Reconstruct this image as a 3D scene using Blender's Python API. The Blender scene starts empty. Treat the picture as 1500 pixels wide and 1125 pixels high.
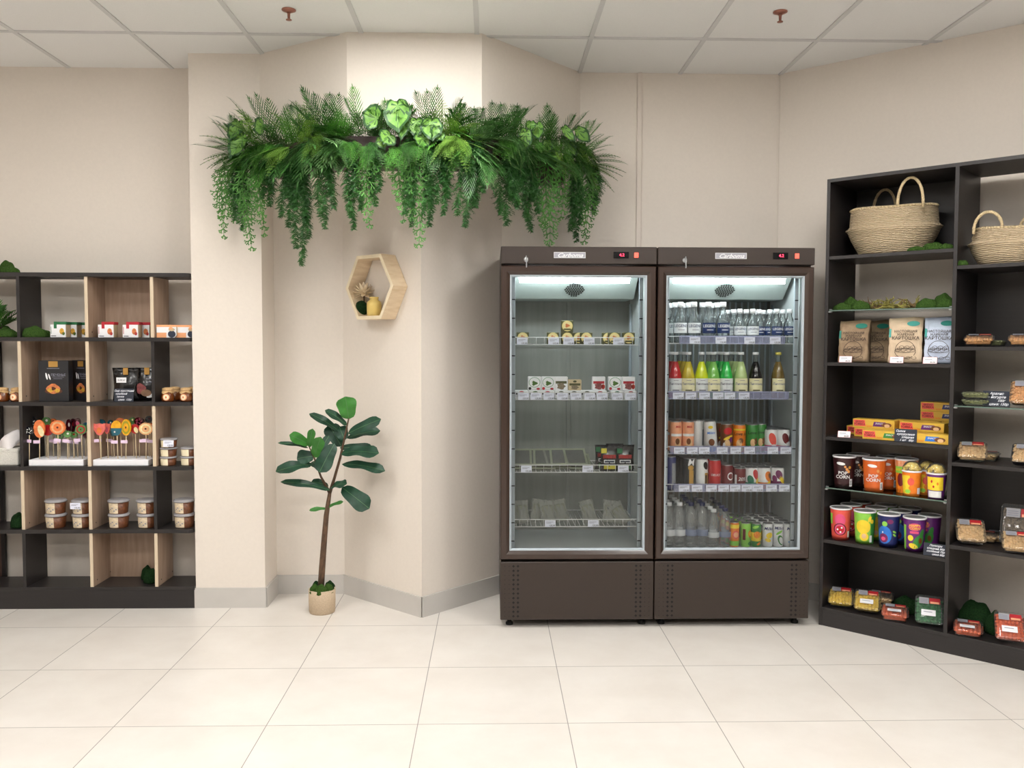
import bpy, bmesh, math, random
from mathutils import Vector, Matrix
random.seed(7)
PI = math.pi
SC = bpy.context.scene
COL = SC.collection

# ------------------------------------------------------------------ camera
F_PX, PITCH, YAW, ROLL, CAM_H = 1253.7, 0.0474, 0.0241, 0.0025, 1.519
ROOM_H = 3.129
_f = Vector((math.sin(YAW)*math.cos(PITCH), math.cos(YAW)*math.cos(PITCH), -math.sin(PITCH)))
_r = Vector((math.cos(YAW), -math.sin(YAW), 0)); _u = _r.cross(_f)
CA = math.cos(ROLL)*_r + math.sin(ROLL)*_u
CB = -math.sin(ROLL)*_r + math.cos(ROLL)*_u
cam_d = bpy.data.cameras.new('camera'); cam = bpy.data.objects.new('camera', cam_d); COL.objects.link(cam)
cam_d.sensor_width = 36; cam_d.lens = F_PX/1500*36; cam_d.clip_start = .05
cam.matrix_world = Matrix(((CA.x, CB.x, -_f.x, 0), (CA.y, CB.y, -_f.y, 0), (CA.z, CB.z, -_f.z, CAM_H), (0, 0, 0, 1)))
SC.camera = cam
# ------------------------------------------------------------------ world, exposure
w = bpy.data.worlds.new('world'); SC.world = w; w.use_nodes = True
w.node_tree.nodes['Background'].inputs[0].default_value = (1, .985, .96, 1)
w.node_tree.nodes['Background'].inputs[1].default_value = .45
SC.view_settings.view_transform = 'Standard'; SC.view_settings.look = 'None'
SC.view_settings.exposure = 0.0; SC.view_settings.gamma = 1
SC.cycles.transparent_max_bounces = 32
SC.cycles.max_bounces = 8
PANEL_W = 29.5      # emission strength of the ceiling light panels
TUBE_W = 36.0       # emission strength of the cooler tubes
PANELS = [(-2.178, 3.073), (-.378, 3.673), (1.422, 3.073), (-2.178, 1.273), (1.422, 1.273), (-.378, 1.273),
          (-3.978, 1.273), (3.222, 1.273), (-2.178, -1.127), (-.378, -1.127), (1.422, -1.127), (3.222, -1.127)]

# ------------------------------------------------------------------ geometry of the view: where a sight line meets the place
def ray(u, v): return _f + CA*((u-750)/F_PX) - CB*((v-562.5)/F_PX)
def at_y(u, v, Y):
    d = ray(u, v); t = Y/d.y; return Vector((t*d.x, Y, CAM_H+t*d.z))
def at_plane(u, v, P, N):
    d = ray(u, v); o = Vector((0, 0, CAM_H)); t = (P-o).dot(N)/d.dot(N); return o+t*d

# ------------------------------------------------------------------ materials
def lin(c):
    if isinstance(c, str): c = tuple(int(c[i:i+2], 16)/255 for i in (0, 2, 4))
    return tuple((x/12.92 if x <= .04045 else ((x+.055)/1.055)**2.4) for x in c)
MATS = {}
def mat(name, col, rough=.5, metal=0., var=.05, scale=30., bump=0., spec=.5, kind='noise', stretch=(1, 1, 1), sheen=0, coat=0, col2=None, sss=0, trans=0):
    if name in MATS: return MATS[name]
    m = bpy.data.materials.new(name); m.use_nodes = True; nt = m.node_tree; N = nt.nodes; L = nt.links
    b = N['Principled BSDF']; c = lin(col)
    b.inputs['Roughness'].default_value = rough; b.inputs['Metallic'].default_value = metal
    b.inputs['Specular IOR Level'].default_value = spec
    if sheen: b.inputs['Sheen Weight'].default_value = sheen
    if coat: b.inputs['Coat Weight'].default_value = coat
    if trans: b.inputs['Transmission Weight'].default_value = trans
    tc = N.new('ShaderNodeTexCoord'); mp = N.new('ShaderNodeMapping'); mp.inputs['Scale'].default_value = stretch
    L.new(tc.outputs['Object'], mp.inputs[0])
    if kind == 'wave':
        t = N.new('ShaderNodeTexWave'); t.inputs['Scale'].default_value = scale; t.inputs['Distortion'].default_value = 3; t.inputs['Detail'].default_value = 3; t.inputs['Detail Scale'].default_value = 2; t.bands_direction = 'Z'
    else:
        t = N.new('ShaderNodeTexNoise'); t.inputs['Scale'].default_value = scale; t.inputs['Detail'].default_value = 5
    L.new(mp.outputs[0], t.inputs['Vector'])
    r = N.new('ShaderNodeValToRGB'); L.new(t.outputs[0 if kind == 'wave' else 'Fac'], r.inputs[0])
    c2 = lin(col2) if col2 else tuple(x*(1-var) for x in c)
    c1 = c if col2 else tuple(min(1, x*(1+var)) for x in c)
    r.color_ramp.elements[0].position = .3; r.color_ramp.elements[1].position = .7
    r.color_ramp.elements[0].color = (*c2, 1); r.color_ramp.elements[1].color = (*c1, 1)
    L.new(r.outputs[0], b.inputs['Base Color'])
    if bump:
        bp = N.new('ShaderNodeBump'); bp.inputs['Strength'].default_value = bump; bp.inputs['Distance'].default_value = .01
        L.new(t.outputs[0 if kind == 'wave' else 'Fac'], bp.inputs['Height']); L.new(bp.outputs[0], b.inputs['Normal'])
    m.diffuse_color = (*c, 1); MATS[name] = m; return m
def clear(name, tint=(1, 1, 1), rough=.03, body=0., body_col=(.8, .8, .8), ior=1.45):
    if name in MATS: return MATS[name]
    m = bpy.data.materials.new(name); m.use_nodes = True; nt = m.node_tree; N = nt.nodes; L = nt.links
    for n in list(N):
        if n.type != 'OUTPUT_MATERIAL': N.remove(n)
    out = N['Material Output']
    tr = N.new('ShaderNodeBsdfTransparent'); tr.inputs[0].default_value = (*tint, 1)
    gl = N.new('ShaderNodeBsdfGlossy'); gl.inputs['Roughness'].default_value = rough
    nz = N.new('ShaderNodeTexNoise'); nz.inputs['Scale'].default_value = 3
    mr = N.new('ShaderNodeMapRange'); mr.inputs[3].default_value = rough*.8; mr.inputs[4].default_value = rough*1.2
    L.new(nz.outputs['Fac'], mr.inputs[0]); L.new(mr.outputs[0], gl.inputs['Roughness'])
    fr = N.new('ShaderNodeFresnel'); fr.inputs[0].default_value = ior
    mx = N.new('ShaderNodeMixShader'); L.new(fr.outputs[0], mx.inputs[0]); L.new(tr.outputs[0], mx.inputs[1]); L.new(gl.outputs[0], mx.inputs[2])
    last = mx
    if body:
        df = N.new('ShaderNodeBsdfDiffuse'); df.inputs[0].default_value = (*body_col, 1)
        m2 = N.new('ShaderNodeMixShader'); m2.inputs[0].default_value = body
        L.new(mx.outputs[0], m2.inputs[1]); L.new(df.outputs[0], m2.inputs[2]); last = m2
    L.new(last.outputs[0], out.inputs[0]); MATS[name] = m; return m
def emit(name, col, s):
    if name in MATS: return MATS[name]
    m = bpy.data.materials.new(name); m.use_nodes = True; b = m.node_tree.nodes['Principled BSDF']
    b.inputs['Base Color'].default_value = (*col, 1); b.inputs['Emission Color'].default_value = (*col, 1); b.inputs['Emission Strength'].default_value = s
    MATS[name] = m; return m

# ------------------------------------------------------------------ mesh builder
def T(x=0, y=0, z=0, rx=0, ry=0, rz=0, s=1):
    return Matrix.Translation((x, y, z)) @ Matrix.Rotation(rz, 4, 'Z') @ Matrix.Rotation(ry, 4, 'Y') @ Matrix.Rotation(rx, 4, 'X') @ Matrix.Scale(s, 4)
class G:
    def __init__(s): s.v = []; s.f = []; s.m = []; s.s = []; s.mats = []
    def add(s, vs, fs, m, smooth=False, t=None):
        if m not in s.mats: s.mats.append(m)
        k = s.mats.index(m); o = len(s.v)
        s.v += [tuple(t @ Vector(p)) if t else tuple(p) for p in vs]
        for f in fs: s.f.append(tuple(i+o for i in f)); s.m.append(k); s.s.append(smooth)
        return s
    def box(s, x0, x1, y0, y1, z0, z1, m, bev=0, t=None, seg=1):
        if x1 < x0: x0, x1 = x1, x0
        vs = [(x, y, z) for z in (z0, z1) for y in (y0, y1) for x in (x0, x1)]
        fs = [(0, 2, 3, 1), (4, 5, 7, 6), (0, 1, 5, 4), (2, 6, 7, 3), (0, 4, 6, 2), (1, 3, 7, 5)]
        if bev:
            bm = bmesh.new(); bv = [bm.verts.new(p) for p in vs]
            for f in fs: bm.faces.new([bv[i] for i in f])
            bmesh.ops.bevel(bm, geom=bm.edges[:], offset=bev, segments=seg, affect='EDGES', profile=.5)
            bm.verts.index_update(); vs = [v.co[:] for v in bm.verts]; fs = [[v.index for v in f.verts] for f in bm.faces]; bm.free()
        return s.add(vs, fs, m, False, t)
    def lathe(s, prof, m, n=20, t=None, a0=0, a1=2*PI, sy=1, smooth=True):
        full = abs(a1-a0-2*PI) < 1e-6; c = n if full else n+1; vs = []; fs = []; rings = []
        for r, z in prof:
            if r < 1e-6: rings.append([len(vs)]); vs.append((0, 0, z))
            else:
                rings.append(list(range(len(vs), len(vs)+c)))
                for i in range(c):
                    a = a0+(a1-a0)*i/n; vs.append((r*math.sin(a), -r*math.cos(a)*sy, z))
        for A, B in zip(rings, rings[1:]):
            for i in range(n):
                j = (i+1) % c if full else i+1
                a = A[0] if len(A) == 1 else A[i]; b = A[0] if len(A) == 1 else A[j]
                d = B[0] if len(B) == 1 else B[i]; e = B[0] if len(B) == 1 else B[j]
                q = []
                for k in (a, b, e, d):
                    if k not in q: q.append(k)
                if len(q) > 2: fs.append(q)
        return s.add(vs, fs, m, smooth, t)
    def tube(s, pts, r, m, n=6, t=None, smooth=True, cap=True):
        pts = [Vector(p) for p in pts]; k = len(pts); rs = r if isinstance(r, (list, tuple)) else [r]*k
        vs = []; fs = []; up = None
        for i, p in enumerate(pts):
            d = (pts[min(i+1, k-1)]-pts[max(i-1, 0)]).normalized()
            if up is None:
                up = Vector((0, 0, 1)) if abs(d.z) < .9 else Vector((1, 0, 0))
            x = d.cross(up).normalized(); up = x.cross(d).normalized()
            for j in range(n):
                a = 2*PI*j/n; vs.append(p+(x*math.cos(a)+up*math.sin(a))*rs[i])
        for i in range(k-1):
            for j in range(n): fs.append((i*n+j, i*n+(j+1) % n, (i+1)*n+(j+1) % n, (i+1)*n+j))
        if cap: fs.append(tuple(range(n))[::-1]); fs.append(tuple(range((k-1)*n, k*n)))
        return s.add(vs, fs, m, smooth, t)
    def prism(s, poly, z0, z1, m, t=None):
        n = len(poly); ar = sum(poly[i][0]*poly[(i+1) % n][1]-poly[(i+1) % n][0]*poly[i][1] for i in range(n))
        if ar < 0: poly = poly[::-1]
        vs = [(x, y, z0) for x, y in poly]+[(x, y, z1) for x, y in poly]
        fs = [tuple(range(n))[::-1], tuple(range(n, 2*n))]+[(i, (i+1) % n, n+(i+1) % n, n+i) for i in range(n)]
        return s.add(vs, fs, m, False, t)
    def plate(s, poly, y0, y1, m, t=None):          # polygon in the x-z plane with thickness y0..y1
        q = Matrix(((1, 0, 0, 0), (0, 0, 1, 0), (0, 1, 0, 0), (0, 0, 0, 1)))
        return s.prism(poly, y0, y1, m, (t @ q) if t else q)
    def ring(s, x0, x1, z0, z1, prof, m):           # mitred frame; prof = (inset, y)
        vs = []; fs = []; k = len(prof)
        for i, y in prof: vs += [(x0+i, y, z0+i), (x1-i, y, z0+i), (x1-i, y, z1-i), (x0+i, y, z1-i)]
        for a in range(k-1):
            for j in range(4): fs.append((a*4+j, a*4+(j+1) % 4, (a+1)*4+(j+1) % 4, (a+1)*4+j))
        return s.add(vs, fs, m)
    def ball(s, r, m, t=None, n=10, k=6, sx=1, sy=1, sz=1, wob=0):
        prof = [(0 if j in (0, k) else r*math.sin(PI*j/k), -r*math.cos(PI*j/k)) for j in range(k+1)]
        o = len(s.v); s.lathe(prof, m, n, Matrix.Identity(4))
        for i in range(o, len(s.v)):
            x, y, z = s.v[i]; q = 1+wob*(random.random()-.5)
            p = Vector((x*sx*q, y*sy*q, z*sz*q)); s.v[i] = tuple(t @ p) if t else tuple(p)
        return s
    def patch(s, fn, cx, cy, rx, ry, m, n=14, rings=2, rot=0, lobes=0, amp=0):
        vs = [fn(cx, cy)]; fs = []
        for k in range(1, rings+1):
            for j in range(n):
                a = 2*PI*j/n; q = k/rings*(1+amp*math.cos(lobes*a)); x = rx*q*math.cos(a); y = ry*q*math.sin(a)
                vs.append(fn(cx+x*math.cos(rot)-y*math.sin(rot), cy+x*math.sin(rot)+y*math.cos(rot)))
        for j in range(n): fs.append((0, 1+j, 1+(j+1) % n))
        for k in range(rings-1):
            for j in range(n): a = 1+k*n; fs.append((a+j, a+n+j, a+n+(j+1) % n, a+(j+1) % n))
        return s.add(vs, fs, m)
    def rect(s, fn, x0, x1, y0, y1, m, n=6, skew=0):
        vs = []; fs = []
        for j in range(2):
            for i in range(n+1): vs.append(fn(x0+(x1-x0)*i/n+skew*j, (y0, y1)[j]))
        for i in range(n): fs.append((i, i+1, n+2+i, n+1+i))
        return s.add(vs, fs, m)
    def text(s, fn, body, size, cx, cy, m, shear=0, sx=1):
        vs, fs = text_geo(body, shear)
        return s.add([fn(cx+x*size*sx, cy+y*size) for x, y in vs], fs, m)
    def mesh(s, name):
        me = bpy.data.meshes.new(name); me.from_pydata([tuple(p) for p in s.v], [], s.f)
        for m in s.mats: me.materials.append(m)
        me.polygons.foreach_set('material_index', s.m); me.polygons.foreach_set('use_smooth', s.s); me.update(); return me
TXT = {}
def text_geo(body, shear=0):
    if (body, shear) in TXT: return TXT[(body, shear)]
    c = bpy.data.curves.new('lettering', 'FONT'); c.body = body; c.size = 1; c.align_x = 'CENTER'; c.align_y = 'CENTER'; c.resolution_u = 2; c.shear = shear; c.space_line = .85; c.offset = .014
    o = bpy.data.objects.new('lettering', c); COL.objects.link(o)
    me = bpy.data.meshes.new_from_object(o.evaluated_get(bpy.context.evaluated_depsgraph_get()))
    r = ([(v.co.x, v.co.y) for v in me.vertices], [tuple(p.vertices) for p in me.polygons])
    bpy.data.objects.remove(o); bpy.data.curves.remove(c); bpy.data.meshes.remove(me); TXT[(body, shear)] = r; return r
def front(y): return lambda x, z: (x, y, z)               # a flat face looking at -y
def around(rf, off=.0006):                                  # wrapped round an upright body of radius rf(z)
    return lambda x, z: ((rf(z)+off)*math.sin(x/rf(z)), -(rf(z)+off)*math.cos(x/rf(z)), z)

# ------------------------------------------------------------------ things and parts
def tag(o, label, cat, group=None, kind=None):
    o['label'] = label; o['category'] = cat
    if group: o['group'] = group
    if kind: o['kind'] = kind
    return o
def thing(name, label, cat, loc=(0, 0, 0), rz=0, group=None):
    o = bpy.data.objects.new(name, None); COL.objects.link(o); o.location = loc; o.rotation_euler = (0, 0, rz); o.empty_display_size = .05
    return tag(o, label, cat, group)
def part(name, g, parent=None, label=None):
    me = g.mesh(name) if isinstance(g, G) else g
    o = bpy.data.objects.new(name, me); COL.objects.link(o)
    if parent: o.parent = parent
    if label: o['label'] = label
    return o
def solo(name, g, label, cat, loc=(0, 0, 0), rz=0, group=None, rx=0):
    o = part(name, g); o.location = loc; o.rotation_euler = (rx, 0, rz); return tag(o, label, cat, group)
def struct(name, g):
    o = part(name, g); o['kind'] = 'structure'; return o
def put(tpl, name, label, cat, loc, rz=0, group=None, rx=0, ry=0):
    """one more individual of a kind: tpl = [(part name, mesh, [sub parts])...]; parts share mesh data"""
    t = thing(name, label, cat, loc, rz, group); t.rotation_euler = (rx, ry, rz)
    for pn, me, subs in tpl:
        p = part(pn, me, t)
        for sn, sm in subs: part(sn, sm, p)
    return t
NTH = ['first', 'second', 'third', 'fourth', 'fifth', 'sixth', 'seventh', 'eighth', 'ninth', 'tenth', 'eleventh', 'twelfth', 'thirteenth', 'fourteenth', 'fifteenth', 'sixteenth', 'seventeenth', 'eighteenth', 'nineteenth', 'twentieth']
def nth(i, n=None): return 'leftmost' if i == 0 else ('rightmost' if n and i == n-1 else NTH[i]+' from left')

# ================================================================== palette
WALL = mat('cream_wallpaper', (.875, .84, .80), .75, var=.015, scale=60, bump=.05)
SOFF = mat('cream_paint', (.87, .83, .79), .8, var=.01)
SKIRT = mat('grey_porcelain_skirting', (.76, .745, .725), .35, var=.03, scale=8)
BLACK = mat('black_brown_laminate', (.145, .13, .13), .42, var=.12, scale=6, stretch=(1, 1, 14), bump=.03)
BLACKH = mat('black_brown_laminate_level', (.145, .13, .13), .40, var=.12, scale=6, stretch=(1, 14, 14), bump=.03)
OAK = mat('pale_oak_laminate', (.70, .60, .52), .5, var=.1, scale=9, stretch=(5, 5, .5), bump=.03, col2=(.62, .52, .44))
OAKE = mat('oak_edge_band', (.82, .75, .65), .5, var=.05, scale=12, stretch=(5, 5, .5))
WHITE = mat('white_card', (.92, .92, .93), .5, var=.02)
PAPER = mat('white_price_paper', (.90, .91, .97), .5, var=.02)
INK = mat('dark_ink', (.12, .12, .15), .6, var=.1)
GREYINK = mat('grey_ink', (.5, .5, .56), .6, var=.1)
CHALK = mat('slate_card', (.16, .18, .23), .7, var=.15)
CHALKW = mat('chalk_writing', (.93, .94, .97), .7, var=.02)
STEEL = mat('steel', (.72, .73, .74), .28, .9, var=.05)
GLASS = clear('shelf_glass', (.86, .95, .90), .02)
CLEARP = clear('clear_plastic', (.95, .96, .97), .08, .06)
GEDGE = mat('green_glass_edge', (.36, .44, .40), .2, var=.1)
MOSS = mat('green_moss', (.27, .38, .17), .95, var=.35, scale=160, bump=.8, spec=.1, col2=(.16, .26, .10))
MOSSD = mat('dark_moss', (.13, .24, .12), .95, var=.35, scale=160, bump=.8, spec=.1, col2=(.06, .14, .07))

# ================================================================== room shell
def tile_mat(name, c1, c2, grout, px, py, rough, wd, bump=.02):
    m = bpy.data.materials.new(name); m.use_nodes = True; nt = m.node_tree; N = nt.nodes; L = nt.links; b = N['Principled BSDF']
    tc = N.new('ShaderNodeTexCoord'); sp = N.new('ShaderNodeSeparateXYZ'); L.new(tc.outputs['Object'], sp.inputs[0])
    def mth(op, a, bb=None):
        n = N.new('ShaderNodeMath'); n.operation = op
        for i, q in enumerate((a, bb)):
            if q is None: continue
            if isinstance(q, (int, float)): n.inputs[i].default_value = q
            else: L.new(q, n.inputs[i])
        return n.outputs[0]
    ds = []; ids = []
    for k, ph in ((0, px), (1, py)):
        s = mth('DIVIDE', mth('SUBTRACT', sp.outputs[k], ph), .6)
        ids.append(mth('FLOOR', s)); fr = mth('FRACT', s)
        ds.append(mth('MINIMUM', fr, mth('SUBTRACT', 1.0, fr)))
    d = mth('MINIMUM', *ds); g = mth('LESS_THAN', d, wd/.6/2)
    cmb = N.new('ShaderNodeCombineXYZ'); L.new(ids[0], cmb.inputs[0]); L.new(ids[1], cmb.inputs[1])
    wn = N.new('ShaderNodeTexWhiteNoise'); L.new(cmb.outputs[0], wn.inputs[0])
    nz = N.new('ShaderNodeTexNoise'); nz.inputs['Scale'].default_value = 3.2; nz.inputs['Detail'].default_value = 6; nz.inputs['Roughness'].default_value = .6
    ad = N.new('ShaderNodeVectorMath'); ad.operation = 'ADD'; L.new(tc.outputs['Object'], ad.inputs[0])
    sc = N.new('ShaderNodeVectorMath'); sc.operation = 'SCALE'; sc.inputs[3].default_value = 7; L.new(cmb.outputs[0], sc.inputs[0]); L.new(sc.outputs[0], ad.inputs[1])
    L.new(ad.outputs[0], nz.inputs['Vector'])
    fac = mth('ADD', mth('MULTIPLY', nz.outputs['Fac'], .9), mth('MULTIPLY', wn.outputs[0], .12))
    r = N.new('ShaderNodeValToRGB'); L.new(fac, r.inputs[0]); r.color_ramp.elements[0].position = .32; r.color_ramp.elements[1].position = .68
    r.color_ramp.elements[0].color = (*lin(c2), 1); r.color_ramp.elements[1].color = (*lin(c1), 1)
    mx = N.new('ShaderNodeMix'); mx.data_type = 'RGBA'; L.new(g, mx.inputs[0]); L.new(r.outputs[0], mx.inputs[6]); mx.inputs[7].default_value = (*lin(grout), 1)
    L.new(mx.outputs[2], b.inputs['Base Color']); b.inputs['Roughness'].default_value = rough
    rr = mth('ADD', rough, mth('MULTIPLY', g, .3)); L.new(rr, b.inputs['Roughness'])
    bp = N.new('ShaderNodeBump'); bp.inputs['Strength'].default_value = .4; bp.inputs['Distance'].default_value = .002; L.new(mth('SUBTRACT', 1.0, g), bp.inputs['Height']); L.new(bp.outputs[0], b.inputs['Normal'])
    return m
FLOOR = tile_mat('porcelain_floor_tile', (.88, .86, .835), (.84, .815, .785), (.58, .56, .54), -1.492, 3.354, .30, .0035)
CEIL = mat('mineral_ceiling_tile', (.90, .90, .895), .9, var=.02, scale=220, bump=.08)
TBAR = mat('ceiling_grid_bar', (.80, .80, .80), .6, var=.02)

struct('floor', G().box(-5, 5.2, -3.5, 5.6, -.1, 0, FLOOR))
struct('ceiling', G().box(-5, 5.2, -3.5, 5.6, ROOM_H, ROOM_H+.1, CEIL))
g = G()
cx0, cy0 = -2.478, 4.573
for i in range(-4, 13):
    x = cx0+.6*i
    if -5 < x < 5.2: g.box(x-.012, x+.012, -3.5, 5.155, ROOM_H-.006, ROOM_H, TBAR)
for j in range(-13, 1):
    y = cy0+.6*j
    g.box(-5, 5.2, y-.012, y+.012, ROOM_H-.0065, ROOM_H, TBAR)
struct('trim_1', g)
RW0 = Vector((1.722, 5.15, 0)); RWD = Vector((.749, -.663, 0)); RWE = RW0+RWD*4.65
struct('wall_back', G().box(-5, 1.9, 5.158, 5.4, 0, ROOM_H, WALL))
struct('wall_column', G().prism([(-1.692, 4.889), (-1.297, 4.889), (-1.297, 5.158), (-1.692, 5.158)], 0, ROOM_H, WALL))
struct('wall_pier', G().prism([(-.889, 5.158), (-.384, 4.695), (.062, 5.158)], 0, 2.45, WALL))
BLK = [(-1.304, 4.889), (-.752, 4.535), (-.052, 4.535), (.526, 5.158)]
struct('wall_bulkhead', G().prism([(-1.297, 4.889)]+BLK[1:]+[(-1.297, 5.158)], 2.45, ROOM_H, WALL))
g = G(); nrm = Vector((.663, .749, 0)); a = RW0; b = RWE
g.prism([(a.x, a.y), (b.x, b.y), (b.x+.2*nrm.x, b.y+.2*nrm.y), (a.x+.2*nrm.x, a.y+.2*nrm.y)], 0, ROOM_H, WALL); struct('wall_right', g)
struct('wall_right_side', G().box(5.2, 5.3, -3.5, 2.2, 0, ROOM_H, WALL))
struct('wall_left', G().box(-5.1, -5, -3.5, 5.4, 0, ROOM_H, WALL))
struct('wall_front', G().box(-5, 5.2, -3.6, -3.5, 0, ROOM_H, mat('taupe_paint', (.47, .45, .43), .7, var=.03)))
def skirting(name, pts, h=.10, t=.012):
    g = G()
    for p, q in zip(pts, pts[1:]):
        p = Vector((*p, 0)); q = Vector((*q, 0)); d = (q-p).normalized(); n = Vector((d.y, -d.x, 0))
        p2 = p-d*.0; q2 = q+d*.0
        g.prism([(p2.x, p2.y), (q2.x, q2.y), (q2.x+n.x*t+d.x*t*.5, q2.y+n.y*t+d.y*t*.5), (p2.x+n.x*t-d.x*t*.5, p2.y+n.y*t-d.y*t*.5)], 0, h, SKIRT)
    return struct(name, g)
skirting('baseboard_left', [(-5, 5.158), (-1.692, 5.158)])
skirting('baseboard_column', [(-1.692, 4.889), (-1.297, 4.889), (-1.297, 5.158)], .115)
skirting('baseboard_niche', [(-1.297, 5.158), (-.889, 5.158), (-.384, 4.695), (.062, 5.158)], .115)
skirting('baseboard_back', [(.062, 5.158), (1.722, 5.158)])
skirting('baseboard_right', [(RW0.x, RW0.y), (RWE.x, RWE.y)])
# thin bead trim round the ceiling edge
# cable trunking on the back wall between the planter and the tall coolers
struct('trim_2', G().box(.866, .896, 5.146, 5.158, 0, ROOM_H, SOFF, .003))
# dark board leaning on the wall behind the left shelving
DOORW = mat('dark_walnut_board', (.33, .24, .21), .5, var=.2, scale=10, stretch=(4, 4, .6))
t = thing('wooden_board', 'dark walnut board standing against the wall behind the left end of the shelving', 'board', (-3.25, 5.14, 0))
part('board', G().box(-.33, .33, -.015, .002, 0, 1.52, DOORW), t); part('edge_strip', G().box(.33, .35, -.018, .004, 0, 1.52, mat('black_edge_strip', (.13, .11, .11), .5, var=.2)), t)

# ================================================================== ceiling fittings
PANEL = emit('light_panel_diffuser', (1, .985, .955), PANEL_W)
ALU = mat('white_aluminium', (.88, .88, .88), .4, var=.02)
where = ['over the front of the room left', 'nearest the planter', 'over the coolers', 'at centre left', 'at centre right', 'at room centre', 'at far left', 'at far right', 'behind the viewer left', 'behind the viewer centre', 'behind the viewer right', 'in the rear right corner']
for k, (x, y) in enumerate(PANELS):
    t = thing('ceiling_light', 'square white ceiling light panel '+where[k], 'ceiling light', (x, y, ROOM_H-.012), 0, 'ceiling light panels')
    part('frame', G().box(-.29, .29, -.29, -.28, -.003, .005, ALU).box(-.29, .29, .28, .29, -.003, .005, ALU).box(-.29, -.28, -.28, .28, -.003, .005, ALU).box(.28, .29, -.28, .28, -.003, .005, ALU), t)
    part('diffuser', G().box(-.28, .28, -.28, .28, -.001, .004, PANEL), t)
COPPER = mat('dull_copper', (.62, .42, .36), .4, .6, var=.1)
sp1 = at_plane(423, 14, Vector((0, 0, ROOM_H)), Vector((0, 0, 1))); sp2 = at_plane(1143, 17, Vector((0, 0, ROOM_H)), Vector((0, 0, 1)))
for k, (p, lb) in enumerate(((sp1, 'small copper ceiling sprinkler head above the left leafy planter'), (sp2, 'small copper ceiling sprinkler head above the right cooler'))):
    t = thing('fire_sprinkler', lb, 'sprinkler', (p.x, p.y, ROOM_H-.0005), 0, 'ceiling sprinklers')
    part('flange', G().lathe([(0, 0), (.034, 0), (.034, -.004), (.012, -.014), (0, -.014)][::-1], COPPER, 20), t)
    part('nozzle', G().lathe([(0, -.05), (.014, -.05), (.014, -.047), (.006, -.044), (.007, -.02), (.011, -.013), (0, -.013)], COPPER, 14), t)

# ================================================================== left shelving
LX0, LX1, LY0, LY1 = -3.22, -1.70, 4.87, 5.105
t = thing('shelving_unit', 'low dark brown open shelving with pale oak dividers against the left wall', 'shelf', ((LX0+LX1)/2, LY0, 0))
ox, oy = (LX0+LX1)/2, LY0
LZ = [.124, .446, .806, 1.172, 1.536, 1.898]
H2 = .011
for k, z in enumerate(LZ[1:]):
    r = .03; xr = LX1-ox; D = LY1-oy
    poly = [(LX0-ox, 0), (xr-r, 0)]+[(xr-r+r*math.sin(a), r-r*math.cos(a)) for a in (PI/8, PI/4, 3*PI/8, PI/2)]+[(xr, D), (LX0-ox, D)]
    part('shelf', G().prism(poly, z-H2, z+H2, BLACKH), t)
part('bottom_board', G().box(LX0-ox, LX1-ox+.006, .002, LY1-oy, LZ[0]-.018, LZ[0]+.002, BLACKH, .001), t)
part('plinth', G().box(LX0-ox, LX1-ox+.003, .006, .24, 0, LZ[0]-.018, BLACKH, .001), t)
PX = [-3.02, -2.651, -2.274, -1.909]
for row in range(5):
    z0 = LZ[row]+(H2 if row else .002); z1 = LZ[row+1]-H2
    odd = row % 2 == 0
    kinds = ['o', 'b', 'o', 'o'] if odd else ['b', 'o', 'o', 'b']
    pxs = PX
    for x, k in zip(pxs, kinds):
        xx = x-ox
        if k == 'b': part('divider', G().box(xx-.009, xx+.009, .004, LY1-oy, z0, z1, BLACK), t, 'black divider')
        else:
            d = part('divider', G().box(xx-.009, xx+.009, .006, LY1-oy, z0, z1, OAK), t, 'pale oak divider')
            part('edge_band', G().box(xx-.009, xx+.009, .004, .006, z0, z1, OAKE), d)
            bt = G()
            for q in (.03, .20): bt.lathe([(0, 0), (.004, 0), (.004, .001), (0, .001)], INK, 8, T(xx+.0092, q+.02, z0+.03, ry=PI/2))
            part('cam_lock', bt, d)
    a, b = (PX[2], PX[3]) if odd else (PX[1], PX[2])
    part('back_panel', G().box(a-ox+.009, b-ox-.009, LY1-oy-.012, LY1-oy, z0, z1, OAK), t, 'pale oak back panel')
    if odd: part('back_panel', G().box(PX[0]-ox+.0-.2, PX[0]-ox-.009, LY1-oy-.012, LY1-oy, z0, z1, OAK), t, 'pale oak back panel')

def LP(px, Y, shelf): # point on a left shelf
    z = LZ[shelf]+(H2 if shelf else .002)
    p = at_y(px, 500, Y); v = 500
    for _ in range(4):
        d = (z-at_y(px, v, Y).z); v -= d/Y*F_PX
    p = at_y(px, v, Y); return Vector((p.x, Y, z))

def moss(x, y, z, rx, ry, h, label, m=None, group='clumps of green moss'):
    g = G(); n, k = 22, 9; m = m or MOSS; vs = []; 
    sd = random.random()*9
    prof = [(0 if j == 0 else math.sin(PI/2*j/k) if j < k else 1, math.cos(PI/2*j/k)) for j in range(k+1)]+[(.93, -.12), (0, -.12)]
    g.lathe([(r, zz) for r, zz in prof], m, n)
    for i, (a, b, c) in enumerate(g.v):
        an = math.atan2(b, a); q = 1+.07*math.sin(3*an+sd)+.05*math.sin(5*an+2*sd)+.05*(random.random()-.5)
        g.v[i] = (a*rx*q, b*ry*q, max(0, (c+.12)*h*(1+.06*math.sin(7*a+sd)+.04*(random.random()-.5))))
    return solo('moss_clump', g, label, 'moss', (x, y, z), random.uniform(-.3, .3), group)

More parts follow.
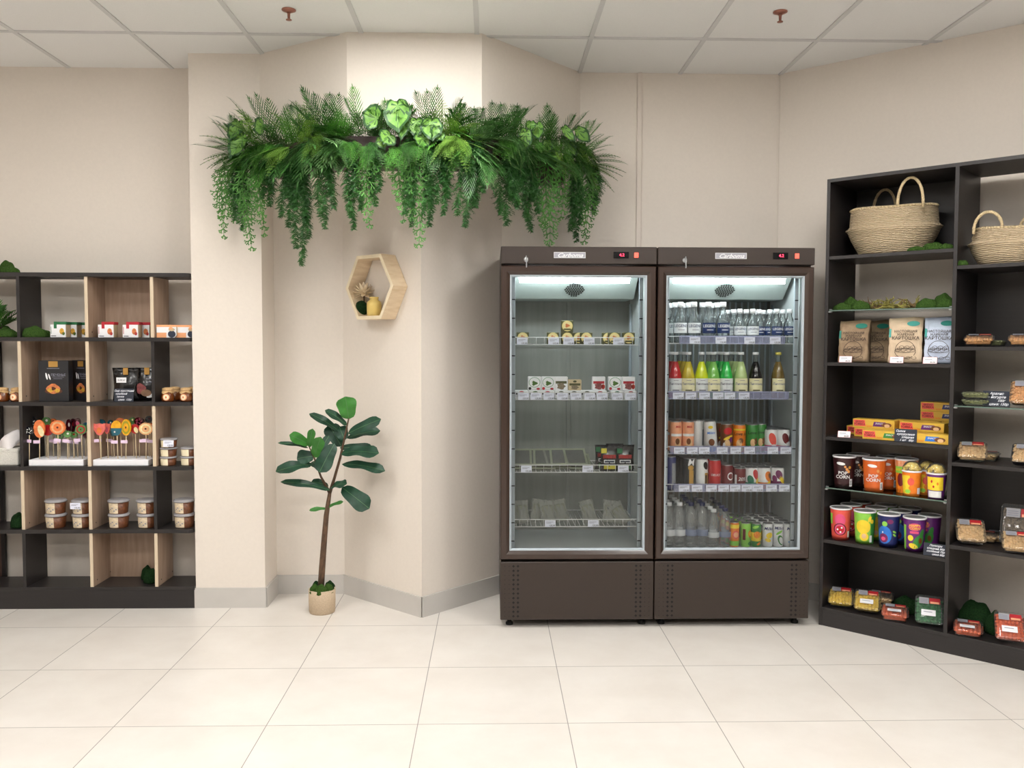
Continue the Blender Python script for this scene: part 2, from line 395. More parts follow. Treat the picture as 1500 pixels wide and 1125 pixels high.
# moss on the left shelves
top = LZ[5]+H2
p = LP(2, 4.97, 5); moss(p.x, 5.03, top, .05, .035, .07, 'larger moss clump on the top of the left shelving, at the picture edge')
p = LP(14, 4.93, 5); moss(p.x, 4.925, top, .055, .033, .034, 'lower moss clump in front, on top of the left shelving')
p = LP(10, 4.92, 4); moss(p.x, 4.92, p.z, .065, .035, .042, 'moss clump on the upper left shelf under the fern')
p = LP(3, 4.99, 4); moss(p.x, 5.0, p.z, .06, .035, .06, 'moss clump behind another, beside the fern on the upper left shelf')
p = LP(50, 4.93, 4); moss(p.x, 4.925, p.z, .068, .036, .056, 'rounded moss clump left of the green topped boxes')
p = LP(61, 5.0, 4); moss(p.x+.01, 5.0, p.z, .05, .03, .04, 'flat moss clump half hidden right behind the rounded one, upper left shelf')
p = LP(20, 4.95, 1); moss(p.x, 5.0, p.z, .045, .03, .065, 'dark moss clump rear left on the shelf of tubs', MOSSD)
p = LP(29, 4.93, 1); moss(p.x-.005, 4.93, p.z, .04, .03, .06, 'dark moss clump nearest the oak divider on the shelf of tubs', MOSSD)
p = LP(214, 5.0, 0); moss(p.x-.01, 5.04, p.z, .035, .03, .07, 'dark moss clump at the back of the bottom oak cell', MOSSD)
p = LP(223, 4.95, 0); moss(p.x-.01, 4.96, p.z, .038, .032, .075, 'dark moss clump in front in the bottom oak cell', MOSSD)

# sleeve boxes on the upper left shelf
GRN = mat('sleeve_green', (.13, .42, .25), .5); RED = mat('sleeve_red', (.70, .12, .18), .5); PEACH = mat('sleeve_peach', (.93, .66, .47), .5)
OCH = mat('biscuit_ochre', (.80, .62, .22), .6, var=.3, scale=80); BISC = mat('biscuit_orange', (.80, .47, .28), .6, var=.3, scale=80); KRAFT = mat('kraft_board', (.77, .68, .55), .7, var=.05)
NAVY = mat('slate_blue_print', (.17, .20, .27), .5); CREAM = mat('cream_label', (.93, .88, .76), .6, var=.03); LEAFG = mat('printed_leaf_green', (.25, .4, .1), .5)
def sleeve(col, pic):
    b = G().box(-.043, .043, .004, .06, 0, .072, KRAFT, .002); 
    card = G().box(-.043, .043, 0, .004, 0, .072, WHITE, .001)
    fy = front(-.0006)
    card.patch(fy, .022, .034, .013, .018, pic).patch(fy, .031, .022, .008, .01, LEAFG if col is GRN else RED)
    card.rect(fy, -.037, -.01, .006, .010, INK).rect(fy, -.039, -.036, .02, .06, col)
    tp = G().box(-.022, .047, .002, .06, .072, .088, col, .002).box(-.022, -.006, -.001, .003, .05, .088, col)
    return [('tray', b.mesh('tray'), []), ('front_card', card.mesh('front_card'), []), ('lid_flap', tp.mesh('lid_flap'), [])]
SG = sleeve(GRN, OCH); SR = sleeve(RED, BISC)
for px, Y, i in ((85, 4.90, 0), (97, 4.932, 1), (109, 4.964, 2)):
    p = LP(px, Y, 4); put(SG, 'biscuit_box', 'white and green biscuit box on the upper left shelf, '+['front one', 'middle one', 'rearmost one by the divider'][i], 'box', (p.x+i*.028, 4.90+i*.012 if 0 else Y-.01*i+.0, p.z), 0, 'white and green biscuit boxes') if 0 else put(SG, 'biscuit_box', 'white and green biscuit box on the upper left shelf, '+['front left one', 'middle one', 'one nearest the oak divider'][i], 'box', (p.x, 4.90+.065*i, p.z), 0, 'white and green biscuit boxes')
for px, Y, i in ((155, 4.90, 0), (191, 4.90, 1), (208, 4.97, 2)):
    p = LP(px, Y, 4); put(SR, 'biscuit_box', 'white and red biscuit box in the oak backed cell, '+['left one standing alone', 'middle one', 'one tucked against the right divider'][i], 'box', (p.x, Y, p.z), 0, 'white and red biscuit boxes')
def round_pack():
    pts = [(-.055, .012), (-.043, 0), (.043, 0), (.055, .012), (.055, .058), (.043, .072), (-.043, .072), (-.055, .058)]
    b = G().plate(pts, .002, .05, KRAFT); c = G().plate(pts, -.001, .002, WHITE)
    f = front(-.0018); c.rect(f, -.055, .0, .0, .028, PEACH).rect(front(-.0016), -.055, .055, .06, .072, PEACH)
    c.patch(f, .03, .02, .022, .02, NAVY).patch(front(-.0022), .03, .045, .018, .009, KRAFT).patch(front(-.0022), .025, .052, .012, .008, PEACH)
    return [('tray', b.mesh('tray'), []), ('front_card', c.mesh('front_card'), [])]
RP = round_pack()
for px, i in ((244, 0), (271, 1)):
    p = LP(px, 4.90, 4); put(RP, 'sweet_carton', 'peach and white rounded carton, '+['left of the pair beside the column', 'right of the pair touching the column'][i], 'carton', (p.x, 4.90+.02*i, p.z), 0, 'peach cartons')

# row 2: jars, black boxes, black pouches
HONEY = mat('amber_preserve', (.45, .23, .08), .15, var=.3, scale=40, coat=.6); CLOTH = mat('burlap_cover', (.78, .64, .45), .85, var=.15, scale=120, bump=.3)
STRING = mat('twine', (.65, .5, .33), .8)
def jar():
    b = G().lathe([(0, 0), (.030, 0), (.036, .008), (.038, .025), (.034, .045), (.027, .056), (.027, .062), (0, .062)], HONEY, 18)
    c = G().lathe([(.035, .050), (.031, .058), (.029, .064), (.031, .068), (.030, .076), (.015, .080), (0, .080)], CLOTH, 16)
    for i in range(len(c.v)):
        x, y, z = c.v[i]
        if z < .055: q = 1+.12*math.sin(5*math.atan2(y, x)); c.v[i] = (x*q, y*q, z+.006*math.sin(4*math.atan2(y, x)))
    tw = G().lathe([(.0295, .062), (.0315, .064), (.0295, .066)], STRING, 14)
    rf = lambda z: .037
    l = G(); fn = around(rf, .0015); l.patch(fn, 0, .026, .019, .019, PEACH, 18, 3); l.patch(around(rf, .0022), 0, .026, .014, .014, CREAM, 18, 3); l.patch(around(rf, .0028), 0, .026, .005, .007, BISC, 10, 1)
    return [('glass_body', b.mesh('glass_body'), []), ('cloth_cover', c.mesh('cloth_cover'), [('twine', tw.mesh('twine'))]), ('label', l.mesh('label'), [])]
JR = jar()
for (px, Y, lb) in ((4, 4.92, 'amber jam jar with cloth cover at the left picture edge'), (25, 4.92, 'amber jam jar with cloth cover left of the tall oak divider'),
                    (246, 4.925, 'amber jam jar with cloth cover nearest the black divider'), (273, 4.925, 'amber jam jar with cloth cover nearest the column, front'),
                    (256, 5.02, 'amber jam jar standing behind the pair near the column'), (283, 5.02, 'amber jam jar at the rear right end of its shelf')):
    p = LP(px, Y, 3); put(JR, 'jam_jar', lb, 'jar', p, random.uniform(-.15, .15), 'amber jars with cloth covers')
BKB = mat('matt_black_board', (.12, .12, .135), .5, var=.1); GOLD = mat('gold_print', (.72, .55, .28), .4, .3); LBK = mat('glossy_black_film', (.045, .045, .05), .25, var=.2, coat=.3)
def black_box():
    b = G().box(-.084, .084, 0, .055, 0, .232, BKB, .002); f = front(-.0008)
    l = G().rect(f, -.026, .026, .196, .228, GOLD).rect(f, -.035, .035, .186, .189, GREYINK)
    l.text(f, 'ПЕЧЕНЬЕ', .018, .028, .15, GREYINK).rect(f, -.005, .06, .138, .140, GREYINK).rect(f, .0, .05, .128, .130, GREYINK)
    l.patch(f, -.038, .143, .005, .02, WHITE, rot=.2).patch(f, -.022, .14, .004, .018, WHITE, rot=.3)
    pc = G().patch(f, 0, .058, .05, .016, mat('plate_shadow_print', (.35, .18, .10), .5)).patch(front(-.0012), -.002, .072, .038, .028, BISC, lobes=4, amp=.08).patch(front(-.0016), -.018, .064, .018, .012, OCH).patch(front(-.0016), .020, .062, .016, .012, OCH).patch(front(-.002), .0, .073, .012, .010, mat('chocolate_print', (.3, .14, .08), .5), lobes=3, amp=.2)
    return [('carton', b.mesh('carton'), []), ('printed_lettering', l.mesh('printed_lettering'), []), ('biscuit_picture', pc.mesh('biscuit_picture'), [])]
BB = black_box()
for px, i in ((79, 0), (119, 1)):
    p = LP(px, 4.92+.075*i, 3); put(BB, 'cookie_box', 'tall black cookie box with gold square, '+['left one, fully in view', 'right one, half hidden by the oak divider'][i], 'box', p, -.55*i, 'tall black cookie boxes')
def pouch(w, h, d, m, crinkle=.003):
    g = G(); nx, nz = 8, 10; vs = []; fs = []
    def row(side):
        for j in range(nz+1):
            for i in range(nx+1):
                u = i/nx*2-1; q = j/nz
                bul = d/2*(1-abs(u)**2.5)*(math.sin(PI*min(1, q*1.08+.12))**.7 if q < .9 else .05)
                wv = (1-.10*math.sin(PI*q)) if q < .92 else 1
                vs.append((u*w/2*wv, side*bul+crinkle*math.sin(9*u+7*q)*side, q*h))
    row(-1); row(1); n = (nx+1)*(nz+1)
    for j in range(nz):
        for i in range(nx):
            a = j*(nx+1)+i; fs.append((a, a+1, a+nx+2, a+nx+1)); b = n+a; fs.append((b, b+nx+1, b+nx+2, b+1))
    for j in range(nz):
        for i in (0, nx):
            a = j*(nx+1)+i; fs.append((a, a+nx+1, n+a+nx+1, n+a))
    for i in range(nx):
        fs.append((i, n+i, n+i+1, i+1)); a = nz*(nx+1)+i; fs.append((a, a+1, n+a+1, n+a))
    return g.add(vs, fs, m, True)
MEAT = mat('pale_red_window', (.55, .30, .30), .3, var=.4, scale=60)
def blackpouch(kind):
    b = pouch(.16 if kind == 0 else .128, .19, .06, LBK); f = front(-.031); l = G()
    l.rect(front(-.012), -.014, .014, .150, .19, GOLD)
    if kind == 0: l.rect(f, -.045, .012, .105, .135, WHITE).text(front(-.032), '0,100 кг', .012, -.016, .12, INK)
    else: l.patch(f, -.028, .07, .026, .03, MEAT, lobes=3, amp=.15).patch(front(-.032), .0, .045, .03, .02, mat('cracker_print', (.55, .42, .32), .5, var=.3)).rect(f, .01, .05, .105, .108, GREYINK).rect(f, .0, .05, .125, .128, GREYINK).patch(front(-.030), .03, .03, .03, .01, WHITE, rot=.3)
    return [('film_body', b.mesh('film_body'), []), ('printed_label', l.mesh('printed_label'), [])]
p = LP(184, 4.96, 3); put(blackpouch(0), 'snack_pouch', 'black glossy pouch behind the slate price card', 'pouch', (p.x-.005, 4.99, p.z), 0, 'black pouches')
p = LP(220, 4.98, 3); put(blackpouch(1), 'snack_pouch', 'black glossy pouch with a food picture leaning by the black divider', 'pouch', (-1.990, 5.0, p.z+.001), .08, 'black pouches')
def chalk_card(w, h, lines, sz):
    b = G().box(-w/2, w/2, 0, .003, 0, h, CHALK, .0008); l = G(); n = len(lines)
    for i, (s, dx) in enumerate(lines): l.text(front(-.0007), s, sz, dx, h-(i+.75)*h/(n+.4), CHALKW, .35)
    return [('card', b.mesh('card'), []), ('chalk_writing', l.mesh('chalk_writing'), [])]
p = LP(179, 4.885, 3); put(chalk_card(.108, .074, [('Сыр хрустящий', 0), ('сушёный', -.015), ('пачка', -.02), ('цена:  125р', .005)], .0145), 'price_card', 'slate price card with white writing before a black pouch', 'price card', (p.x, 4.905, p.z), 0, None, rx=-.12)

# row 3: tissue box, lollipops, small tubs
WICK = mat('white_woven_paper', (.86, .85, .82), .8, var=.08, scale=90, bump=.5, stretch=(1, 1, 3)); TISS = mat('soft_tissue', (.92, .90, .90), .9, var=.03)
p = LP(4, 4.93, 2)
t = thing('tissue_box', 'white woven tissue box with a tissue pulled up, left picture edge', 'tissue box', (p.x, 4.96, p.z))
part('box', G().box(-.10, .10, -.055, .055, 0, .088, WICK, .008, seg=2), t)
part('rim_band', G().box(-.102, .102, -.057, .057, .074, .100, WICK, .006), t)
g = G(); vs = []; fs = []
for j in range(9):
    for i in range(9):
        u = i/8; q = j/8; vs.append((-.09+.15*u+.045*q, -.03+.03*math.sin(5*u+3*q)+.03*q, .09+.125*q*max(.25, 1-1.3*abs(u-.72))+.010*math.sin(6*u)*q))
for j in range(8):
    for i in range(8): a = j*9+i; fs.append((a, a+1, a+10, a+9))
g.add(vs, fs, TISS, True); ts = part('tissue', g, t); md = ts.modifiers.new('s', 'SOLIDIFY'); md.thickness = .0015

FOAM = mat('white_foam', (.93, .93, .95), .6, var=.02)
trays = []
for px, lb in ((87, 'white foam block holding the left group of lollipops'), (181, 'white foam block holding the right group of lollipops')):
    pl = LP(px-45, 4.89, 2); pr = LP(px+(35 if px < 100 else 36), 4.89, 2)
    o = solo('lollipop_stand', G().box(0, pr.x-pl.x, 0, .17, 0, .036, FOAM, .003), lb, 'stand', (pl.x, 4.89, pl.z), 0, 'lollipop stands'); trays.append(pl.z+.036)
STICK = mat('paper_lolly_stick', (.86, .78, .64), .6); TAGP = mat('pale_pink_tag', (.90, .80, .90), .6, var=.05)
WRAP = clear('cellophane', (.97, .97, .98), .05, .02)
def cm(n, c): return mat('candy_'+n, c, .15, var=.18, scale=60, coat=.5)
CD = dict(orange=cm('orange', (.90, .48, .25)), black=cm('black', (.10, .10, .13)), white=cm('white', (.88, .87, .84)), red=cm('red', (.66, .12, .14)), green=cm('green', (.35, .55, .30)), teal=cm('teal', (.12, .38, .45)),
          plum=cm('plum', (.26, .06, .11)), pink=cm('pink', (.90, .44, .40)), yellow=cm('yellow', (.92, .66, .12)), olive=cm('olive', (.62, .60, .14)), peach=cm('peach', (.90, .68, .48)), cream=cm('cream', (.93, .86, .66)), rose=cm('rose', (.82, .38, .48)))
LOL = [  # px, py, rx, ry, depth, main, accent, style, tray
 (43, 631, 6.5, 6, .02, 'black', 'white', 'swirl', 0), (47, 617, 7, 7.5, .09, 'black', 'white', 'swirl', 0), (58, 628, 8, 13, .03, 'orange', 'cream', 'split', 0),
 (70, 630, 8, 8, .06, 'red', 'red', 'plain', 0), (85, 626, 11, 10.5, .02, 'orange', 'peach', 'ring', 0), (68, 617, 6, 6, .11, 'green', 'white', 'plain', 0),
 (101, 624, 4, 10, .09, 'plum', 'white', 'plain', 0), (107, 623, 4, 10, .12, 'plum', 'red', 'plain', 0), (113, 619, 5, 7, .10, 'plum', 'rose', 'split', 0),
 (99, 636, 5.5, 5, .04, 'green', 'white', 'plain', 0), (119, 629, 8, 7.5, .03, 'green', 'red', 'ring', 0), (127, 625, 6.5, 6.5, .08, 'teal', 'green', 'plain', 0),
 (88, 639, 5, 4.5, .08, 'green', 'plum', 'plain', 0), (108, 637, 5, 4.5, .07, 'green', 'red', 'plain', 0), (78, 618, 5, 5, .13, 'orange', 'red', 'plain', 0), (126, 637, 4, 5, .13, 'plum', 'plum', 'plain', 0),
 (146, 629, 9, 9, .02, 'pink', 'orange', 'tulip', 1), (157, 628, 5, 8, .06, 'pink', 'rose', 'tulip', 1), (148, 619, 6, 5, .10, 'teal', 'teal', 'plain', 1),
 (171, 627, 8, 11, .03, 'yellow', 'teal', 'halves', 1), (185, 626, 7, 12, .03, 'yellow', 'olive', 'ring', 1), (176, 617, 6, 5, .10, 'orange', 'orange', 'plain', 1),
 (162, 620, 4, 5, .12, 'teal', 'white', 'plain', 1), (198, 628, 6, 7, .05, 'red', 'cream', 'split', 1), (214, 628, 10, 9, .02, 'peach', 'cream', 'ring', 1),
 (204, 617, 7, 6, .11, 'plum', 'rose', 'swirl', 1), (218, 614, 5, 5, .13, 'black', 'plum', 'plain', 1), (194, 616, 4, 5, .13, 'green', 'cream', 'plain', 1), (221, 626, 5, 6, .09, 'orange', 'white', 'swirl', 1), (166, 634, 4, 5, .11, 'teal', 'yellow', 'plain', 1)]
shape = dict(swirl='swirled', split='two-tone oval', plain='plain round', ring='pale-rimmed round', tulip='tulip shaped', halves='two-layer')
for k, (px, py, rx, ry, dp, c1, c2, st, tr) in enumerate(LOL):
    Y = 4.90+dp; p = at_y(px, py, Y); s = Y/F_PX; RX, RZ = rx*s, ry*s; zt = trays[tr]-.012
    base = (p.x, Y, zt); side = 'left' if tr == 0 else 'right'
    row_w = 'front' if dp < .045 else ('middle' if dp < .095 else 'back')
    t = thing('lollipop', f'{shape[st]} {c1} and {c2} lollipop, {row_w} row of the {side} stand, {nth(sum(1 for q in LOL if q[8] == tr and q[0] < px))}' if c1 != c2 else f'{shape[st]} {c1} lollipop in the {row_w} row of the {side} stand, {nth(sum(1 for q in LOL if q[8] == tr and q[0] < px))}', 'lollipop', base, 0, 'lollipops')
    lean = random.uniform(-.006, .006); hz = p.z-zt
    part('stick', G().tube([(lean, .0, 0), (0, 0, hz)], .0026, STICK, 6), t)
    g = G(); th = .006
    if st == 'tulip': pol = [(-RX, RZ), (-RX*.5, RZ*.85), (0, RZ), (RX*.5, RZ*.85), (RX, RZ), (RX*.9, 0), (RX*.4, -RZ*.8), (0, -RZ), (-RX*.4, -RZ*.8), (-RX*.9, 0)]
    else: pol = [(RX*math.cos(2*PI*i/20), RZ*math.sin(2*PI*i/20)) for i in range(20)]
    g.plate([(x, z+hz) for x, z in pol], -th, th, CD[c1])
    f1 = front(-th-.0006); f2 = front(-th-.0012)
    if st == 'ring': g.patch(f1, 0, hz, RX*.8, RZ*.8, CD[c2]); g.patch(f2, 0, hz, RX*.55, RZ*.55, CD['orange' if c1 == 'orange' else c1]); g.patch(front(-th-.0016), 0, hz, RX*.15, RZ*.15, CD['plum'])
    elif st == 'split': g.patch(f1, RX*.3, hz-RZ*.25, RX*.5, RZ*.65, CD[c2], rot=.3)
    elif st == 'halves': g.plate([(x, z*1.0+hz) for x, z in pol if z <= .02*RZ], -th-.001, -th, CD[c2]); g.patch(f2, -RX*.3, hz-RZ*.5, RX*.16, RX*.16, CD['white'])
    elif st == 'swirl':
        for q in range(5): a = q*2*PI/5; g.patch(f1, RX*.5*math.cos(a), hz+RZ*.5*math.sin(a), RX*.34, RZ*.1, CD[c2], rot=a+.7, n=8, rings=1)
    elif st == 'tulip': g.patch(f1, 0, hz-RZ*.15, RX*.4, RZ*.5, CD[c2])
    else: g.patch(f1, RX*.2, hz+RZ*.2, RX*.3, RZ*.3, CD[c2])
    part('candy', g, t)
    if k % 2 == 0 or dp < .05:
        zt2 = at_y(px, 646+random.uniform(-2, 2), Y).z-zt
        part('name_tag', G().box(-.034, .004, -.004, -.003, zt2-.009, zt2+.009, TAGP, t=T(ry=random.uniform(-.1, .1))), t)

LID = mat('clear_grey_lid', (.62, .61, .62), .25, var=.1); NUTB = mat('honey_brown_filling', (.40, .23, .13), .4, var=.35, scale=90); LBL = mat('patterned_cream_label', (.84, .77, .66), .6, var=.15, scale=70)
def tub(r, h, lab):
    b = G().lathe([(0, 0), (r*.85, 0), (r*.88, .003), (r*.97, h*.82), (0, h*.82)], NUTB, 20)
    ld = G().lathe([(r*.96, h*.8), (r*1.06, h*.82), (r*1.06, h*.93), (r*.98, h*.94), (r*.96, h*.99), (r*.86, h), (0, h*.97)], LID, 20)
    rf = lambda z: r*(.88+.09*z/(h*.82)); l = G(); fn = around(rf, .0012)
    for a, c in ((-.9*r, .25*r),): l.rect(fn, a, c, h*.05, h*.78, lab, 8)
    if lab is LBL:
        for q in range(5): l.rect(around(rf, .0018), -.8*r+q*.2*r, -.66*r+q*.2*r, h*(.2+.1*(q % 3)), h*(.28+.1*(q % 3)), GREYINK, 1)
    return [('cup', b.mesh('cup'), []), ('lid', ld.mesh('lid'), []), ('paper_label', l.mesh('paper_label'), [])]
T1 = tub(.056, .0815, LBL); T2 = tub(.046, .052, CREAM)
for i, px in enumerate((82, 121, 174, 216, 270)):
    p = LP(px, 4.94, 1)
    for lv in range(2):
        pos = ['far left stack', 'stack with the small price tag', 'stack right of the second oak divider', 'stack left of the black divider', 'rightmost stack by the column'][i]
        put(T1, 'spread_tub', f'{("lower", "upper")[lv]} round tub of brown nut mix, {pos}', 'tub', (p.x, 4.945, p.z+lv*.0815), random.uniform(-.1, .1), 'stacked tubs with patterned labels')
for i, (px, n) in enumerate(((247, 3), (276, 2))):
    p = LP(px, 4.93, 2)
    for lv in range(n):
        put(T2, 'honey_tub', f'{("bottom", "second", "third")[lv]} small low tub of the {("left three-high", "right two-high")[i]} stack by the column', 'tub', (p.x+(.002*lv), 4.93+.01*i, p.z+lv*.052), 0, 'small low tubs')
p = LP(247, 4.88, 2)
def ptag(w=.058, h=.036):
    b = G().box(-w/2, w/2, 0, .0015, 0, h, PAPER); l = G(); f = front(-.0006)
    l.rect(f, -w*.38, w*.30, h*.70, h*.76, GREYINK, 1).rect(f, -w*.38, w*.1, h*.55, h*.60, GREYINK, 1).text(f, '125,00', h*.34, w*.18, h*.2, INK)
    return [('paper', b.mesh('paper'), []), ('printed_price', l.mesh('printed_price'), [])]
PT = ptag()
put(PT, 'price_tag', 'white price tag leaning on the top small tub by the column', 'price tag', (p.x+.003, 4.872, p.z+.112), 0, None, rx=-.1)
p = at_y(110, 746, 4.88); put(PT, 'price_tag', 'white price tag on the upper tub beside the second oak divider', 'price tag', (p.x, 4.882, p.z), 0, None)

# fern on the upper left shelf
# ================================================================== foliage
def gm(n, c, c2, rough=.45, sc=25): return mat(n, c, rough, var=.2, scale=sc, col2=c2, spec=.35)
L_DK = gm('dark_palm_leaf', (.30, .50, .24), (.10, .23, .09), .4, 40); L_MD = gm('mid_fern_leaf', (.38, .62, .24), (.16, .37, .11), .45, 40); L_YL = gm('yellow_green_fern', (.54, .70, .30), (.36, .54, .18))
L_BR = gm('bright_forked_leaf', (.36, .58, .26), (.20, .40, .15)); L_AS = gm('asparagus_green', (.21, .42, .17), (.09, .26, .08)); L_GY = gm('grey_green_palm', (.44, .60, .38), (.28, .44, .23))
L_BG = gm('begonia_light', (.46, .63, .28), (.30, .48, .19)); L_BE = gm('begonia_rim', (.22, .36, .20), (.15, .27, .14)); STEM = gm('green_stem', (.30, .42, .20), (.2, .3, .12)); TWIG = mat('brown_twig', (.30, .22, .15), .8, var=.2)
def frame(d, up=Vector((0, 0, 1))):
    d = d.normalized(); s = d.cross(up)
    if s.length < .05: s = d.cross(Vector((0, 1, 0)))
    s.normalize(); return d, s, s.cross(d)
def blade(g, p, d, n, L, W, m, droop=.15, seg=3):
    d = d.normalized(); s = d.cross(n).normalized(); vs = []; fs = []
    for i in range(seg+1):
        q = i/seg; c = p+d*L*q-Vector((0, 0, 1))*droop*L*q*q; ww = W*.5*math.sin(PI*min(.97, .12+q*.88))**.8 if i < seg else 0
        vs += [c-s*ww, c+n*ww*.25, c+s*ww]
    for i in range(seg): a = i*3; fs += [(a, a+1, a+4, a+3), (a+1, a+2, a+5, a+4)]
    g.add(vs, fs, m, True)
def frond(g, p, d, L, W, m, nl=11, lw=.012, droop=.5, ang=.75, stem=STEM, start=.2):
    d, s, n = frame(d); pts = []
    for i in range(nl+1):
        q = i/nl; pts.append(p+d*L*q-Vector((0, 0, 1))*droop*L*q*q)
    g.tube(pts, [.0022*(1-.7*i/nl) for i in range(nl+1)], stem, 4)
    for i in range(nl+1):
        q = i/nl
        if q < start: continue
        tdir = (pts[min(i+1, nl)]-pts[max(i-1, 0)]).normalized(); ll = W*math.sin(PI*(.15+.8*(q-start)/(1-start)))**.7
        for sg in (-1, 1):
            a = ang*(1-.35*q); dd = tdir*math.cos(a)+s*sg*math.sin(a)+n*.15
            blade(g, pts[i], dd, n, ll*(1+.15*(random.random()-.5)), lw, m, .12)
    blade(g, pts[-1], (pts[-1]-pts[-2]), n, W*.5, lw, m, .2)
def fern(g, p, d, L, W, m, droop=.5, np_=14):
    d, s, n = frame(d); pts = [p+d*L*i/np_-Vector((0, 0, 1))*droop*L*(i/np_)**2 for i in range(np_+1)]
    g.tube(pts, .0014, STEM, 3)
    for i in range(1, np_+1):
        q = i/np_; td = (pts[i]-pts[i-1]).normalized(); ll = W*(math.sin(PI*min(1, .2+.8*q))**.8)
        for sg in (-1, 1):
            dd = (td*.35+s*sg+n*.1).normalized(); c = pts[i]
            k = 4
            for j in range(k):
                o = c+dd*ll*j/k-Vector((0, 0, 1))*.1*ll*(j/k)**2
                for s2 in (-1, 1): blade(g, o, dd*.6+td*s2*.8, n, ll/k*1.35*(1-.15*j), ll/k*.42, m, .1, 2)
def forked(g, p, d, L, m, depth, r=.0022):
    d = d.normalized(); q = p+d*L; s = d.cross(Vector((0, 1, 0)))
    if s.length < .1: s = Vector((1, 0, 0))
    s.normalize(); n = s.cross(d)
    w = r*2.0
    g.add([p-s*w, p+n*w*.7, p+s*w, q-s*w*.8, q+n*w*.6, q+s*w*.8], [(0, 1, 4, 3), (1, 2, 5, 4)], m, True)
    if depth <= 0: return
    for sg in (-1, 1):
        e = d*.85+s*sg*random.uniform(.35, .7)+n*random.uniform(-.3, .3)-Vector((0, 0, .12)); forked(g, q, e, L*.78, m, depth-1, r*.85)
def strand_forked(name, label, p, H, W, group):
    t = G()
    for st, (ox, hl) in enumerate(((0, 1.0), (-.2, .74))):
        h = H*hl; n = max(4, int(h/.036)); pts = []
        for i in range(n+1):
            q = i/n; pts.append(Vector((ox*W*min(1, q*2)+.012*math.sin(6*q+p.x*9+st), -.02*math.sin(PI*min(1, q*1.6))-.01-.01*st, -h*q)))
        t.tube(pts, [.0027*(1-.5*i/n) for i in range(n+1)], L_BR, 4)
        for i in range(1, n+1):
            q = i/n; wf = W*.5*(.65+.45*math.sin(PI*min(1, q+.25)))*(1 if q < .8 else 1-(q-.8)*2.0)
            for k in range(2):
                sg = 1 if (i+k) % 2 else -1
                d = Vector((sg*random.uniform(.5, 1), random.uniform(-.6, .3), -random.uniform(.45, .9))); forked(t, pts[i], d, wf*.52, L_BR, 2 if k else 3, .0019)
    return solo(name, t, label, 'plant', p, 0, group)
def strand_feathery(name, label, p, H, W, group, m=None):
    m = m or L_AS; t = G()
    for st, (ox, hl) in enumerate(((0, 1.0), (-.27, .86), (.27, .78), (.08, .62))):
        h = H*hl; n = int(h/.011); pts = [Vector((ox*W*min(1, 2*i/n)+.010*math.sin(5*i/n+p.x*7+st), -.015*math.sin(PI*min(1, 2*i/n))-.008-.006*st, -h*i/n)) for i in range(n+1)]
        t.tube(pts[::3]+[pts[-1]], .0013, m, 3)
        for i in range(n+1):
            q = i/n; wf = W*.42*min(1, .6+q*1.5)*(1 if q < .7 else max(.15, 1-(q-.7)*2.2))
            for k in range(5):
                a = random.uniform(0, 2*PI); L = wf*random.uniform(.3, 1.15); d = Vector((math.cos(a), math.sin(a)*.8, random.uniform(-1.1, -.35))).normalized(); b = pts[i]
                s = d.cross(Vector((0, 0, 1))).normalized(); e = b+d*L
                t.add([b-s*.0006, b+s*.0006, e], [(0, 1, 2)], m)
                for j in range(5):
                    o = b+d*L*(.15+.19*j)
                    for sg in (-1, 1):
                        dd = (d*.7+s*sg*.8+Vector((random.uniform(-.3, .3), 0, random.uniform(-.6, .3)))).normalized()*.016; u = dd.cross(Vector((0, 1, 0))).normalized()*.0014
                        t.add([o-u, o+u, o+dd], [(0, 1, 2)], m)
    return solo(name, t, label, 'plant', p, 0, group)
def heart_leaf(W, H, m1, m2):      # in the x-z plane, base at origin, tip towards -z, looking at -y
    g = G(); n = 28; out = []
    for i in range(n):
        a = 2*PI*i/n; x = math.sin(a); z = math.cos(a); r = 1+.28*abs(math.sin(a/2))**3*0
        xx = W/2*x*(1+.05*math.cos(9*a)); zz = (z*.5*(1.0) - .42)*H
        if z < 0: xx *= (1-abs(z)**2.2*.85)
        if z > .85: zz -= (z-.85)*H*.9*(1-abs(x)*1.2)
        out.append((xx, zz))
    cx, cz = 0, -.14*H; vs = [(cx, .004, cz)]; fs = []; R = [.35, .62, .84, 1.0]
    for r in R:
        for x, z in out: vs.append((cx+(x-cx)*r, .004-.012*r*r+ (.002 if r < 1 else .008)*math.sin(x*300), cz+(z-cz)*r))
    for j in range(n):
        f = [(0, 1+j, 1+(j+1) % n)]; g_idx = j % 4
        g.add([], [], m1)
    base = len(g.v); fl = []; ms = []
    for j in range(n):
        fl.append((0, 1+j, 1+(j+1) % n)); ms.append(m2 if j % 4 == 0 else m1)
        for k in range(3):
            a = 1+k*n; fl.append((a+j, a+n+j, a+n+(j+1) % n, a+(j+1) % n)); ms.append(m2 if (k == 2 or (k == 0 and j % 4 == 0) or (k == 1 and j % 7 == 0)) else m1)
    g.add(vs, [f for f, q in zip(fl, ms) if q is m1], m1, True); g.add(vs, [f for f, q in zip(fl, ms) if q is m2], m2, True)
    return g

# fern sprig in the left shelving cell
p = LP(-12, 4.95, 4); g = G()
for k in range(9):
    a = -1.0+.32*k; frond(g, Vector((0, 0, .03)), Vector((math.sin(a)*.8+.3, -.25+.1*(k % 3), 1.0)), random.uniform(.18, .27), .075, L_DK if k % 2 else L_MD, 12, .009, .35)
g.lathe([(0, 0), (.035, 0), (.045, .06), (.04, .06), (0, .05)], mat('small_dark_pot', (.2, .16, .13), .6), 14)
solo('potted_fern', g, 'small potted fern with arching fronds in the upper left cell, cut by the picture edge', 'plant', (p.x, 4.99, p.z))

